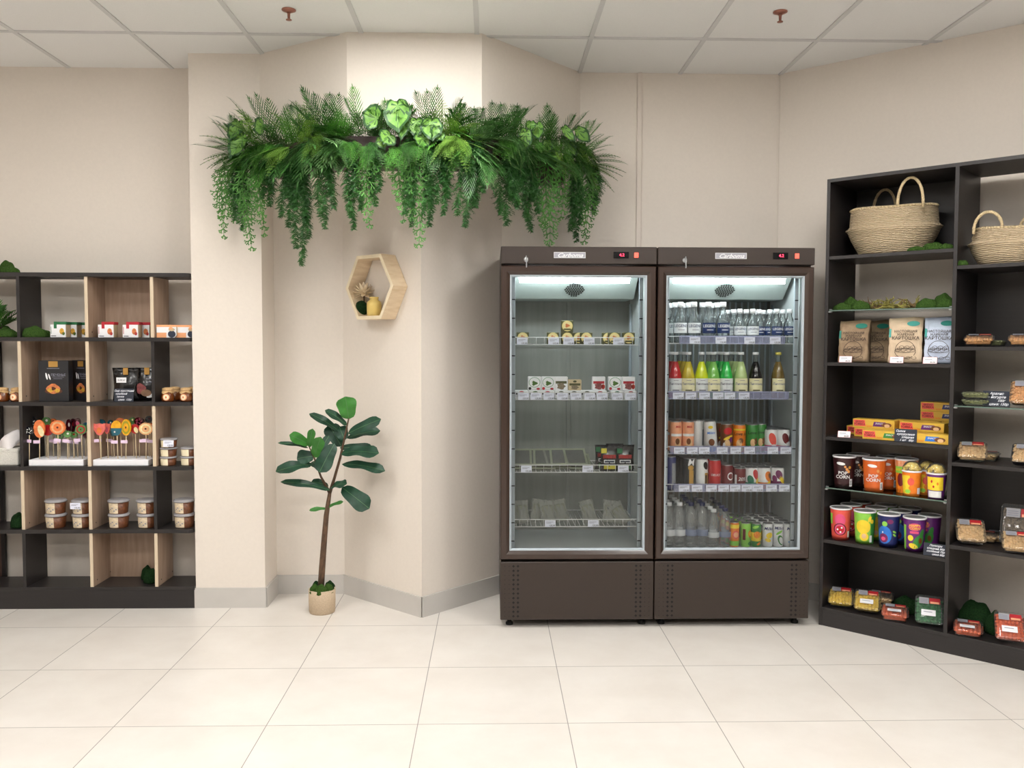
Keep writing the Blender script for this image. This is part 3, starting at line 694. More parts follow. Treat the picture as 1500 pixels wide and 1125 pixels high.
# ---- planter box along the bulkhead
BRW = mat('dark_brown_planter', (.21, .14, .12), .45, var=.08, scale=20)
def off_line(a, b, d):
    a = Vector((*a, 0)); b = Vector((*b, 0)); t_ = (b-a).normalized(); n = Vector((t_.y, -t_.x, 0)); return a+n*d, b+n*d, t_
def isect(p, d, q, e):
    det = d.x*(-e.y)+e.x*d.y; r = q-p; s = (r.x*(-e.y)+e.x*r.y)/det; return p+d*s
def outline(off):
    A = off_line(BLK[0], BLK[1], off); B = off_line(BLK[1], BLK[2], off); C = off_line(BLK[2], BLK[3], off)
    b = isect(A[0], A[2], B[0], B[2]); c = isect(B[0], B[2], C[0], C[2])
    a = b-A[2]*.476; d = c+C[2]*.60; return [a, b, c, d]
PO = outline(.13); PI_ = outline(.004); PZ0, PZ1 = 2.415, 2.565
t = thing('planter_box', 'long dark brown angled planter box fixed around the bulkhead under the foliage', 'planter', (PO[1].x, PO[1].y, PZ0)); o = PO[1]
inner = outline(.115)
def sub(p): return (p.x-o.x, p.y-o.y)
for nm, i in (('left_panel', 0), ('front_panel', 1), ('right_panel', 2)):
    part(nm, G().prism([sub(PO[i]), sub(PO[i+1]), sub(inner[i+1]), sub(inner[i])], 0, PZ1-PZ0, BRW), t)
part('base_board', G().prism([sub(p) for p in inner]+[sub(p) for p in PI_[::-1]], 0, .012, BRW), t)
for i in (0, 3):
    e = (PO[i]-inner[i]); d = {0: (PO[1]-PO[0]).normalized()*.012, 3: (PO[2]-PO[3]).normalized()*.012}[i]
    part('end_panel', G().prism([sub(inner[i]), sub(PI_[i]), sub(PI_[i]+d), sub(inner[i]+d)], .012, PZ1-PZ0, BRW), t)
ON = {}
def on_planter(px, off=.14):
    P = outline(off); d0 = ray(px, 240); d = Vector((d0.x, d0.y, 0)); best = None
    P[0] = P[0]-(P[1]-P[0]).normalized()*.4; P[3] = P[3]+(P[3]-P[2]).normalized()*.4
    for i in range(3):
        e = P[i+1]-P[i]; q = isect(Vector((0, 0, 0)), d, P[i], e); s = (q-P[i]).dot(e)/e.length_squared
        if -.001 <= s <= 1.001 and (best is None or q.y < best.y): best = q; ON['t'] = e.normalized()
    return best
def zat(px, v, Pxy):
    d = ray(px, v); return CAM_H+d.z*(Pxy.y/d.y)
HANG = [('f', 330, 345, 22), ('f', 345, 322, 26), ('f', 366, 362, 26), ('a', 352, 335, 24), ('f', 384, 342, 22), ('a', 394, 300, 22), ('a', 424, 331, 26), ('a', 444, 386, 24), ('a', 432, 300, 26), ('a', 478, 333, 25),
        ('a', 518, 334, 20), ('f', 540, 330, 24), ('a', 548, 300, 18), ('f', 588, 322, 22), ('a', 600, 330, 20), ('f', 612, 358, 28), ('a', 628, 330, 18), ('a', 650, 313, 22), ('a', 684, 330, 30), ('a', 700, 300, 22),
        ('a', 744, 327, 30), ('a', 758, 300, 26), ('a', 777, 337, 22), ('f', 803, 361, 30), ('f', 822, 318, 22), ('a', 842, 352, 20), ('f', 860, 353, 24), ('a', 868, 312, 22)]
na = nf = 0; sp_ = lambda px: 'left end' if px < 400 else ('left part' if px < 500 else ('centre' if px < 640 else ('right of centre' if px < 720 else ('above the left cooler' if px < 830 else 'right end'))))
for k, (kd, px, bot, wpx) in enumerate(HANG):
    q = on_planter(px, .15); zt = PZ1-.03+random.uniform(-.02, .02); zb = zat(px, bot, q); H = zt-zb; W = wpx*q.y/F_PX; P = Vector((q.x, q.y, zt))
    ln = 'very long' if bot > 355 else ('long' if bot > 325 else 'short')
    if kd == 'f': strand_forked('trailing_plant', f'{ln} bright green forked trailing plant, {nth(nf)} of the forked ones', P, H, W*1.05, 'forked trailing plants'); nf += 1
    else: strand_feathery('asparagus_fern', f'{ln} feathery dark green plant, {nth(na)} of the feathery ones under the planter', P, H, W*1.3, 'feathery hanging plants'); na += 1

def bush(kind, px, v, size, m, lookdir, n, label, name, off=.06, spread=1.0, group=None):
    q = on_planter(px, off); z = zat(px, v, q); g = G(); base = Vector((0, 0, 0)); lx, lz = lookdir
    zb = PZ1-.03; up_ = lz > -.3; ex = max(0, z-zb)*.9 if up_ else 0; z = zb if up_ else z; tn = ON['t'].copy(); outw = Vector((tn.y, -tn.x, 0))
    n += 2
    for k in range(n):
        a = (k/(max(1, n-1))-.5)*2*spread
        dx = lx*math.cos(a)-lz*math.sin(a); dz = lx*math.sin(a)+lz*math.cos(a); d = tn*dx+outw*(.40+random.uniform(-.25, .45))+Vector((0, 0, dz)); L = size*random.uniform(.75, 1.1)+ex; base = tn*random.uniform(-.035, .035)+outw*random.uniform(0, .04)
        if kind == 'palm': frond(g, base, d, L, min(.085, L*.42), m, 14, .0050, random.uniform(.1, .3), .6)
        elif kind == 'broad': frond(g, base, d, L, min(.10, L*.5), m, 9, .0105, random.uniform(.1, .3), .7)
        else: fern(g, base, d, L, min(.05, L*.26), m, random.uniform(.15, .45), 13)
    g.tube([Vector((0, 0, min(0, zb-z)-.03)), Vector((0, 0, 0))], .004, STEM, 5)
    return solo(name, g, label, 'plant', (q.x, q.y, z), 0, group)
def rank(i):
    n = i+1; tens = ['', '', 'twenty', 'thirty', 'forty']; assert n < 50
    return nth(i) if i < 20 else ((tens[n//10]+'-'+NTH[n % 10-1]) if n % 10 else tens[n//10][:-1]+'ieth')+' from left'
PL = [('palm', 372, 200, .11, L_MD, (-.6, .6), 5, .7), ('palm', 366, 185, .12, L_DK, (-.3, 1), 6, .7), ('palm', 412, 172, .19, L_DK, (0, 1), 7, .8), ('palm', 484, 180, .22, L_DK, (.2, 1), 6, .5), ('palm', 470, 195, .17, L_DK, (-.1, 1), 6, 1.2),
      ('broad', 455, 205, .19, L_DK, (.3, -.8), 9, 1.3), ('broad', 478, 205, .20, L_GY, (.5, -.8), 6, .8), ('broad', 420, 205, .19, L_DK, (-.4, -.8), 8, 1.0), ('palm', 395, 215, .20, L_MD, (-.3, -.9), 6, .8), ('broad', 385, 212, .17, L_DK, (-.4, -.8), 7, .8), 
      ('broad', 525, 205, .18, L_GY, (-1, -.2), 7, .8), ('palm', 535, 185, .20, L_MD, (-.2, 1), 8, 1.2), ('palm', 640, 180, .20, L_DK, (.1, 1), 7, .8), ('palm', 575, 190, .19, L_MD, (.1, .9), 6, 1.2), ('broad', 655, 195, .16, L_MD, (.2, -.3), 8, 1.5),
      ('palm', 690, 195, .18, L_DK, (.3, .8), 7, 1.0), ('broad', 688, 205, .19, L_GY, (1, -.15), 8, .9), ('palm', 700, 215, .22, L_DK, (.5, -.9), 6, .6), ('palm', 728, 185, .20, L_DK, (-.1, 1), 9, 1.1), ('palm', 745, 185, .17, L_DK, (.6, 1), 7, 1.0),
      ('palm', 805, 185, .18, L_DK, (.3, 1), 8, 1.0), ('palm', 826, 192, .13, L_MD, (.4, .8), 6, .7), ('palm', 838, 212, .13, L_DK, (.6, -.6), 6, .7), ('palm', 848, 222, .13, L_DK, (.2, -1), 6, .6), ('palm', 772, 200, .15, L_DK, (0, -.2), 8, 1.6)]
FN = [(385, 172, .17, L_YL, (-.3, 1), 7), (432, 180, .17, L_MD, (0, 1), 8), (455, 170, .18, L_YL, (.3, .9), 8), (468, 200, .15, L_YL, (.6, -.5), 6), (493, 190, .17, L_MD, (.5, .8), 7), (358, 205, .12, L_MD, (-.7, .2), 7), (356, 225, .14, L_MD, (-.3, -1), 7),
      (508, 185, .16, L_MD, (0, .9), 7), (558, 175, .16, L_DK, (0, 1), 6), (605, 185, .16, L_MD, (.1, .9), 7), (625, 190, .16, L_MD, (-.4, .4), 7), (650, 165, .17, L_YL, (.35, 1), 5), (672, 185, .17, L_YL, (.4, .6), 7), (645, 215, .16, L_DK, (0, -1), 5),
      (665, 205, .15, L_YL, (-.1, -.8), 6), (705, 205, .15, L_GY, (.6, .4), 6), (760, 180, .17, L_MD, (.1, 1), 8), (790, 180, .17, L_MD, (.3, 1), 8), (788, 215, .15, L_DK, (0, -1), 6), (810, 215, .17, L_YL, (.1, -1), 6), (822, 205, .17, L_MD, (.5, -.6), 8),
      (842, 198, .12, L_MD, (.6, .4), 7), (852, 222, .13, L_YL, (.8, -.2), 5), (835, 235, .16, L_DK, (.1, -1), 6), (405, 190, .16, L_MD, (-.3, .2), 8), (585, 215, .15, L_MD, (.1, -.9), 7), (535, 215, .16, L_MD, (.1, -.9), 7), (745, 200, .16, L_DK, (.1, -.6), 8), (715, 190, .15, L_DK, (0, .7), 7),
      (372, 215, .13, L_MD, (0, -.6), 7), (398, 212, .15, L_MD, (.2, -.6), 7), (422, 200, .13, L_YL, (0, -.2), 7), (446, 215, .14, L_DK, (0, -.7), 7), (497, 210, .14, L_DK, (0, -.7), 7), (512, 208, .13, L_MD, (.1, -.6), 7), (552, 210, .14, L_DK, (0, -.8), 7), (602, 210, .14, L_DK, (.1, -.6), 7),
      (618, 206, .13, L_MD, (0, -.4), 7), (658, 200, .13, L_YL, (0, -.4), 7), (680, 214, .14, L_MD, (0, -.8), 6), (733, 205, .14, L_MD, (-.1, -.7), 7), (757, 212, .15, L_DK, (.1, -.8), 7), (775, 205, .13, L_MD, (0, -.5), 7), (797, 206, .13, L_MD, (0, -.5), 7), (815, 200, .13, L_DK, (.2, -.3), 7), (828, 222, .14, L_MD, (.1, -.8), 7), (845, 212, .12, L_YL, (.3, -.7), 6)]
for k, (kd, px, v, sz, m, ld, n, spd) in enumerate(PL):
    hue = {L_MD: 'mid green', L_DK: 'dark green', L_GY: 'greyish green'}[m]; dr = 'pointing up' if ld[1] > .5 else ('drooping down' if ld[1] < -.5 else 'spreading sideways')
    bush(kd, px, v, sz, m, ld, n, f'{hue} {"broad" if kd == "broad" else "narrow"} palm sprig {dr}, {rank(sorted(q[1] for q in PL).index(px))} palm in the planter', 'palm_sprig', off=.05+.05*(v > 195), spread=spd, group='palm sprigs in the planter')
for k, (px, v, sz, m, ld, n) in enumerate(FN):
    hue = {L_MD: 'mid green', L_DK: 'dark green', L_GY: 'greyish green', L_YL: 'yellowish green'}[m]; dr = 'upright' if ld[1] > .5 else ('drooping' if ld[1] < -.4 else 'sideways spreading')
    bush('fern', px, v, sz, m, ld, n, f'{hue} {dr} lacy fern, {rank(sorted((q[0], q[1]) for q in FN).index((px, v)))} fern in the planter', 'lacy_fern', off=.07+.08*(v > 195), spread=.9, group='lacy ferns in the planter')
BG = [(358, 212, 26, 42, .5), (352, 190, 22, 34, .4), (388, 190, 26, 22, 1.2), (556, 186, 34, 26, 1.9), (582, 168, 36, 52, -.1), (594, 186, 16, 42, .2), (573, 205, 26, 22, .7), (560, 208, 20, 20, -.2), (610, 185, 22, 30, 0), (632, 188, 30, 36, 0), (622, 208, 24, 22, .6), (648, 200, 22, 20, 1.0),
      (771, 206, 20, 42, .25), (786, 192, 18, 30, -.2), (777, 184, 14, 16, 0), (802, 215, 14, 26, 0), (824, 198, 14, 30, -.6), (832, 216, 16, 28, -.4), (843, 200, 18, 30, -.8), (852, 218, 14, 20, 0), (806, 232, 14, 28, -.1)]
for k, (px, v, wp, hp, rot) in enumerate(BG):
    q = on_planter(px, .20); z = zat(px, v, q); s = q.y/F_PX; side = q.x/q.y
    t = thing('begonia', f'{"large" if wp > 28 else "small"} pale heart-shaped begonia leaf with dark rim, {rank(sorted((q[0], q[1]) for q in BG).index((px, v)))} in the planter', 'plant', (q.x, q.y, z), 0, 'begonia leaves in the planter')
    lf = part('leaf', heart_leaf(wp*s*1.1, hp*s*1.1, L_BG, L_BE), t); lf.rotation_euler = (random.uniform(-.35, -.1), rot, random.uniform(-.3, .3)+(-.5 if px < 400 else (.5 if px > 830 else 0)))
    lf.location = (0, 0, hp*s*.4)
    back = Vector((0, .14, -.06)); part('stalk', G().tube([back, Vector((0, .05, 0)), Vector((0, .006, hp*s*.3))], .002, STEM, 5), t)

# ---- fiddle leaf fig
PY = 4.80; base = at_y(472, 893, PY); bz = 0
FL_D = gm('fiddle_leaf_dark', (.12, .28, .20), (.08, .20, .14), .42); FL_L = gm('fiddle_leaf_bright', (.25, .50, .20), (.18, .42, .15), .4); BARK = mat('brown_bark', (.36, .27, .20), .9, var=.45, scale=60, bump=.9, stretch=(1, 1, .4)); VEIN = mat('leaf_vein', (.30, .45, .28), .5)
t = thing('potted_fiddle_leaf_tree', 'small fiddle leaf fig tree in a beige fabric pot standing in the wall niche', 'plant', (base.x, PY, 0)); bx = base.x
def tp(u, v, dy=0): q = at_y(u, v, PY+dy); return Vector((q.x-bx, dy, q.z))
POT = mat('beige_jute_pot', (.74, .66, .56), .85, var=.1, scale=150, bump=.3)
pw = 19.5*PY/F_PX; ph = at_y(472, 862, PY).z
part('pot', G().lathe([(0, 0), (pw*.93, 0), (pw*.97, .008), (pw, ph*.5), (pw, ph), (pw*.93, ph), (pw*.93, ph-.02), (0, ph-.02)], POT, 28), t)
tr = [tp(470, 862), tp(472, 830), tp(475, 790, .005), tp(478, 755, .0), tp(481, 735), tp(483, 722)]
part('trunk', G().tube(tr, [.0185, .018, .016, .0145, .012, .010], BARK, 10), t)
part('branch', G().tube([tr[-1], tp(490, 700), tp(498, 672), tp(504, 645), tp(511, 612)], [.010, .008, .007, .006, .004], TWIG, 8), t)
part('branch', G().tube([tr[-1], tp(470, 698, -.02), tp(460, 670, -.04), tp(451, 650, -.05)], [.009, .006, .005, .003], TWIG, 8), t)
def fleaf(b, tip, w, m, face, curl=.06, cup=.15):
    b = Vector(b); tip = Vector(tip); d = tip-b; L = d.length; d.normalize(); n = (face-d*face.dot(d)).normalized(); s = d.cross(n); g = G(); vs = []; fs = []; K = 12
    for i in range(K+1):
        q = i/K; wf = w*.5*max(.03, (math.sin(PI*q**.9)**.45)*(.50+.20*math.cos(2*PI*q*1.05)*.5+.52*q) if q < 1 else .05)
        if i == 0: wf = .002
        c = b+d*L*q+n*curl*L*math.sin(PI*q)
        for j in (-2, -1, 0, 1, 2):
            u = j/2; vs.append(c+s*wf*u+n*(cup*wf*abs(u)**1.5+.16*wf*math.sin(11*q+j)*abs(u))-Vector((0, 0, 1))*0)
    for i in range(K):
        for j in range(4): a = i*5+j; fs.append((a, a+1, a+6, a+5))
    g.add(vs, fs, m, True)
    for i in range(K): 
        c1 = Vector(vs[i*5+2]); c2 = Vector(vs[(i+1)*5+2]); g.add([c1-s*.0012+n*.0012, c1+s*.0012+n*.0012, c2+s*.001+n*.0012, c2-s*.001+n*.0012], [(0, 1, 2, 3)], VEIN)
    return g
FR = Vector((.1, -1, .35)); UPN = Vector((.1, -.85, 1)); 
FL = [((511, 614), (506, 581), 30, 1, FR, 0, -.02), ((508, 623), (476, 601), 15, 0, UPN, 0, -.03), ((500, 634), (453, 606), 15, 0, UPN, .02, .0), ((510, 635), (558, 614), 17, 0, FR, 0, -.05), ((508, 642), (557, 631), 17, 0, UPN, .02, .02),
      ((500, 654), (482, 622), 26, 0, FR, .03, .02), ((499, 664), (555, 664), 24, 0, UPN, .0, -.06), ((498, 656), (546, 656), 14, 0, FR, .02, .03), ((501, 680), (564, 690), 19, 0, UPN, 0, -.04), ((490, 650), (468, 692), 26, 0, FR, 0, -.06),
      ((501, 714), (541, 745), 28, 0, FR, 0, -.06), ((483, 718), (411, 706), 14, 0, UPN, -.02, -.05), ((481, 712), (456, 706), 15, 0, UPN, .02, -.03), ((484, 714), (508, 709), 17, 0, UPN, 0, -.07), ((453, 651), (424, 637), 17, 1, FR, -.05, -.08),
      ((451, 656), (407, 649), 8, 0, UPN, -.05, -.05), ((457, 680), (404, 691), 22, 0, UPN, -.04, -.08), ((460, 668), (435, 672), 24, 0, FR, -.04, .0), ((461, 670), (470, 640), 18, 1, FR, -.05, -.08), ((470, 690), (458, 676), 14, 0, UPN, -.02, .05),
      ((466, 668), (482, 638), 12, 0, FR, -.02, .04), ((479, 744), (503, 735), 7, 1, UPN, 0, -.02), ((478, 745), (453, 748), 8, 1, UPN, 0, -.04), ((505, 645), (497, 625), 22, 0, FR, .0, .03), ((453, 655), (458, 628), 12, 1, FR, -.05, -.05)]
for k, (b, tip, w, br, fc, dy, dt) in enumerate(FL):
    P1 = tp(b[0], b[1], dy); P2 = tp(tip[0], tip[1], dy+dt); lf = part('leaf', fleaf(P1, P2, w*PY/F_PX*1.3, FL_L if br else FL_D, fc), t, 'bright green young leaf' if br else None)
    # petiole
    if abs(b[0]-482) > 4 or b[1] < 700: pass
for k, (dx, dy, r) in enumerate(((-.035, -.03, .030), (.002, -.042, .038), (.040, -.02, .030), (-.035, .03, .032), (.035, .035, .03))):
    g = moss(bx+dx, PY+dy, ph-.02, r, r*.9, .048, f'green moss clump in the fig tree pot, {["front left", "front centre", "right side", "rear left", "rear right"][k]}', MOSS if k < 3 else MOSSD, 'moss in the tree pot')

# ---- hexagon shelf on the pier
W0 = Vector((-.889, 5.158, 0)); WT = (Vector((-.384, 4.695, 0))-W0).normalized(); WN = Vector((WT.y, -WT.x, 0))
PINE = mat('pale_pine', (.89, .81, .69), .55, var=.1, scale=10, stretch=(1, 1, 6), col2=(.82, .72, .58)); PINE2 = mat('pine_face', (.91, .85, .73), .55, var=.06, scale=20)
hc = at_plane(539.5, 420.5, W0+WN*.11, WN); hr = math.atan2(WT.y, WT.x)
hb = hc-WN*.11; hexo = thing('hexagon_shelf', 'pale pine hexagonal wall shelf hung on the angled pier', 'shelf', (hb.x, hb.y, hb.z), hr)
S = .207; ti = .019
def hexp(s): return [(s*math.cos(PI/3*i), s*math.sin(PI/3*i)) for i in range(6)]
O6, I6 = hexp(S), hexp(S-ti*1.155)
for i in range(6):
    j = (i+1) % 6
    b_ = part('side_board', G().plate([O6[i], O6[j], I6[j], I6[i]], -.105, -.002, PINE), hexo)
    part('front_edge', G().plate([O6[i], O6[j], I6[j], I6[i]], -.107, -.105, PINE2), b_)
def hx(lx, ly, lz): q = hb+WT*lx-WN*ly*(1)+Vector((0, 0, lz)); return q
floorz = -(S-ti*1.155)*math.sin(PI/3)
q = at_plane(548, 450, W0+WN*.062, WN); q.z = hb.z+floorz
VAS = mat('pale_yellow_ceramic', (.88, .77, .45), .35, var=.04)
solo('small_vase', G().lathe([(0, 0), (.037, 0), (.040, .004), (.041, .066), (.038, .080), (.025, .089), (.023, .096), (.026, .101), (.026, .107), (.020, .107), (.019, .09), (0, .03)], VAS, 26), 'small pale yellow ceramic vase standing in the hexagonal shelf', 'vase', q, 0)
q = at_plane(529.5, 450, W0+WN*.062, WN); q.z = hb.z+floorz
g = G().ball(.042, MOSSD, T(0, 0, .045), 20, 12, .95, .9, 1.08, .04); solo('moss_ball', g, 'dark green moss ball beside the yellow vase in the hexagonal shelf', 'moss', q, 0)
q = at_plane(533, 450, W0+WN*.05, WN); q.z = hb.z+floorz; g = G(); PET = mat('cream_wood_petal', (.95, .88, .76), .7, var=.12, scale=50, bump=.2)
c = Vector((0, 0, .135))
for k in range(46):
    ga = k*2.39996; zz = 1-2*(k+.5)/46
    if zz < -.75: continue
    r = math.sqrt(1-zz*zz); d = Vector((r*math.cos(ga), r*math.sin(ga), zz)); n = Vector((0, 0, 1)) if abs(d.z) < .9 else Vector((1, 0, 0)); n = (n-d*n.dot(d)).normalized()
    s = d.cross(n); b0 = c+d*.012; vs = []; fs = []
    for i in range(5):
        u = i/4; ww = .012*math.sin(PI*min(.96, .2+u*.8)); cc = b0+d*.050*u+n*.012*u*u
        vs += [cc-s*ww+n*.003, cc, cc+s*ww+n*.003]
    for i in range(4): a = i*3; fs += [(a, a+1, a+4, a+3), (a+1, a+2, a+5, a+4)]
    g.add(vs, fs, PET, True)
g.ball(.018, PET, T(*c)); g.tube([c, Vector((.0, .035, .0))], .004, TWIG, 6)
o = solo('dried_flower', g, 'cream dried wooden petal flower leaning above the dark moss ball', 'dried flower', q, 0)

# ================================================================== coolers
BRN = mat('brown_painted_steel', (.20, .16, .137), .38, var=.03, scale=40); BRN2 = mat('brown_door_frame', (.215, .158, .13), .28, var=.04, scale=30, coat=.2)
LIN = mat('pale_grey_liner', (.80, .82, .82), .4, var=.04, scale=8); COVM = mat('grey_cover_sheet', (.60, .64, .62), .45, var=.03); LIN2 = mat('steel_grey_back_liner', (.52, .53, .51), .4, 0, var=.1, scale=5, stretch=(6, 1, .3))
GASK = mat('light_grey_gasket', (.66, .70, .73), .4, var=.03); SLOT = mat('black_slot', (.03, .03, .03), .7); WIRE = mat('white_coated_wire', (.84, .84, .84), .35, var=.03)
DGL = clear('cooler_door_glass', (.98, .99, .985), .015, 0, ior=1.36); TUBE = emit('cooler_tube', (.88, .97, 1.0), TUBE_W)
SILV = mat('brushed_silver', (.66, .66, .70), .35, .7, var=.1, scale=60, stretch=(1, 1, 8)); REDS = emit('red_switch_glow', (1, .12, .08), .9); DISP = mat('black_display', (.02, .02, .03), .15); LEDR = emit('red_digits', (1, .04, .10), 3.0)
RAILM = clear('lavender_price_rail', (.86, .86, .97), .1, .25, (.62, .64, .85))
FYY = 4.5
def cooler(x0, w, zs, label, ribs, rails, badge_x, lock_x, disp_x, sw_x):
    t = thing('display_cooler', label, 'fridge', (x0, FYY, 0), 0, 'brown glass door display coolers')
    D = .625; H = 2.026
    part('cabinet', G().box(0, .038, .055, D, .36, 1.93, BRN, .002).box(w-.038, w, .055, D, .36, 1.93, BRN, .002).box(.038, w-.038, D-.03, D, .36, 1.93, BRN).box(0, w, .055, D, 1.93, H, BRN, .002).box(0, w, .055, D, .05, .362, BRN, .002), t)
    fa = part('top_fascia', G().box(0, w, .002, .055, 1.936, H, BRN, .003), t)
    part('kick_panel', kp := G().box(0, w, .0, .055, .045, .357, BRN, .003), t)
    hl = G()
    for r in range(12):
        z = .345-.0245*r-.01
        for xx, s in ((.024, .0024), (.047, .0024), (.070, .0076), (.094, .0076)):
            for X in (xx, w-xx): hl.plate([(X-s, z), (X, z-s), (X+s, z), (X, z+s)], -.0008, .0, SLOT)
    part('vent_perforations', hl, t)
    for X in (.05, w-.05):
        for Yy in (.07, D-.07): part('foot', G().lathe([(0, 0), (.02, 0), (.02, .012), (.012, .016), (.012, .05), (0, .05)], SLOT, 12, T(X, Yy, 0)), t)
    ln = G().box(.038, .046, .07, D-.03, .405, 1.9, LIN).box(w-.046, w-.038, .07, D-.03, .405, 1.9, LIN).box(.046, w-.046, .07, D-.03, .39, .405, LIN).box(.046, w-.046, .07, D-.03, 1.9, 1.91, LIN)
    part('inner_liner', ln, t)
    bk = G().box(.046, w-.046, D-.045, D-.03, .405, 1.9, LIN2).box(w*.5-.012, w*.5+.012, D-.05, D-.045, .405, 1.9, LIN2, .002)
    if ribs:
        x = .07
        while x < w-.07: bk.box(x, x+.012, D-.052, D-.045, .405, 1.9, GASK, .003); x += .036
    part('back_liner', bk, t)
    for X in (.058, w-.078):
        sd = part('shelf_standard', G().box(X, X+.020, .075, .09, .405, 1.88, GASK, .001), t); sl = G()
        z = .45
        while z < 1.85: sl.box(X+.001, X+.019, .0725, .075, z, z+.006, SLOT); z += .1
        part('slots', sl, sd)
    for X in (.048, w-.060):
        part('rear_standard', G().box(X, X+.012, D-.13, D-.10, .405, 1.75, GASK, .001), t)
    # evaporator cover sloping back under the roof of the cabinet
    a0, a1 = Vector((0, .115, 1.895)), Vector((0, .275, 1.768)); xl, xr = .07, w-.075
    ev = part('evaporator_cover', G().add([(xl, a0.y, a0.z), (xr, a0.y, a0.z), (xr, a1.y, a1.z), (xl, a1.y, a1.z), (xl, D-.05, 1.768), (xr, D-.05, 1.768), (xr, D-.05, 1.895), (xl, D-.05, 1.895)],
        [(0, 3, 2, 1), (3, 4, 5, 2), (0, 7, 4, 3), (1, 2, 5, 6), (0, 1, 6, 7), (4, 7, 6, 5)], COVM), t)
    gr = G(); dv = (a1-a0); nn = Vector((0, -dv.z, dv.y)).normalized()*-1
    for r in range(9):
        k = (3, 5, 7, 8, 9, 8, 7, 5, 3)[r]; vv = .38+.062*r; c = a0+dv*vv+Vector((0, -.0012, -.0012))
        for i in range(k):
            x = w*(.497)+(i-(k-1)/2)*.0128; e = dv*.025
            gr.add([(x-.0050, c.y-e.y, c.z-e.z), (x+.0050, c.y-e.y, c.z-e.z), (x+.0050, c.y+e.y, c.z+e.z), (x-.0050, c.y+e.y, c.z+e.z)], [(0, 1, 2, 3)], SLOT)
    part('fan_grille', gr, ev)
    lm = part('lamp', G().box(.09, w-.12, .082, .108, 1.868, 1.897, ALU, .003), t)
    part('light_tube', G().tube([(.10, .09, 1.856), (w-.13, .09, 1.856)], .0135, TUBE, 12), lm)
    fr = part('door_frame', G().ring(.0, w-.0, .367, 1.927, [(.002, .05), (.002, .006), (.007, .0), (.030, .0), (.036, .004), (.044, .011), (.048, .014), (.048, .05)], BRN2), t)
    part('gasket', G().ring(.048, w-.048, .415, 1.879, [(0, .014), (.004, .014), (.011, .022), (.011, .03)], GASK), fr)
    part('glass_pane', G().box(.057, w-.057, .0245, .0285, .424, 1.87, DGL), fr)
    part('badge', bg := G().box(badge_x-.083, badge_x+.083, -.002, .002, 1.966, 1.997, SILV, .001).ring(badge_x-.083, badge_x+.083, 1.966, 1.997, [(0, -.0025), (.002, -.0025)], ALU), fa, 'silver name badge')
    part('badge_lettering', G().text(front(-.0035), 'Carboma', .031, badge_x, 1.980, WHITE, .5, 1.15), bg_o := fa)
    part('temperature_display', G().box(disp_x-.04, disp_x+.04, -.002, .003, 1.966, 2.0, DISP, .001).text(front(-.003), '4.2', .022, disp_x+.004, 1.983, LEDR), fa)
    part('power_switch', G().box(sw_x-.011, sw_x+.011, -.006, .002, 1.969, 1.996, REDS, .002), fa)
    lk = part('lock', G().lathe([(0, 0), (.013, 0), (.014, .003), (.011, .008), (.006, .010), (0, .010)], STEEL, 16, T(lock_x, .002, 1.957, rx=PI/2)), fa)
    part('key', G().box(lock_x-.003, lock_x+.003, -.022, -.008, 1.952, 1.962, STEEL).lathe([(0, 0), (.011, 0), (.011, .0025), (0, .0025)], STEEL, 14, T(lock_x-.002, -.0215, 1.966, ry=PI/2)).box(lock_x-.002, lock_x+.004, -.0215, -.019, 1.915, 1.958, STEEL), lk)
    for k, z in enumerate(zs):
        s = G(); y0, y1 = .095, D-.07; X0, X1 = .062, w-.066
        s.tube([(X0, y0, z-.002), (X1, y0, z-.002)], .0028, WIRE, 6).tube([(X0, y1, z-.002), (X1, y1, z-.002)], .0028, WIRE, 6).tube([(X0, y0, z-.002), (X0, y1, z-.002)], .0028, WIRE, 6).tube([(X1, y0, z-.002), (X1, y1, z-.002)], .0028, WIRE, 6)
        n = 26
        for i in range(1, n): x = X0+(X1-X0)*i/n; s.tube([(x, y0, z+.0005), (x, y1, z+.0005)], .0015, WIRE, 4)
        sh = part('wire_shelf', s, t)
        r = G().tube([(X0+.004, y0, z), (X0+.004, y0, z+.032), (X0+.010, y0, z+.037), (X1-.010, y0, z+.037), (X1-.004, y0, z+.032), (X1-.004, y0, z)], .0026, WIRE, 6)
        for i in range(1, 16): x = X0+(X1-X0)*i/16; r.tube([(x, y0, z), (x, y0, z+.037)], .0013, WIRE, 4)
        part('guard_rail', r, sh)
        if rails: part('price_strip', G().box(X0+rails[k][0], X1-rails[k][1], y0-.006, y0-.0045, z-.003, z+.041, RAILM), sh)
    return t
ZL = [at_y(845, v, 4.6).z for v in (504.5, 585, 691, 770.5)]
ZR = [at_y(1075, v, 4.6).z for v in (503, 584, 664, 719)]
X1_, W1_ = .049, .819; X2_, W2_ = .874, .832
cooler(X1_, W1_, ZL, 'left brown glass door display cooler holding cheese packs and little food', False, None, .360, .132, .630, .710)
cooler(X2_, W2_, ZR, 'right brown glass door display cooler full of bottles and cans', True, [(.075, .055), (.02, .03), (.03, .02), (.055, .02)], .385, .142, .648, .735)

def FPt(px, yl, z, Yf=FYY):
    Y = Yf+yl; v = 500
    for _ in range(5): v -= (z-at_y(px, v, Y).z)/Y*F_PX
    q = at_y(px, v, Y); return Vector((q.x, Y, z))
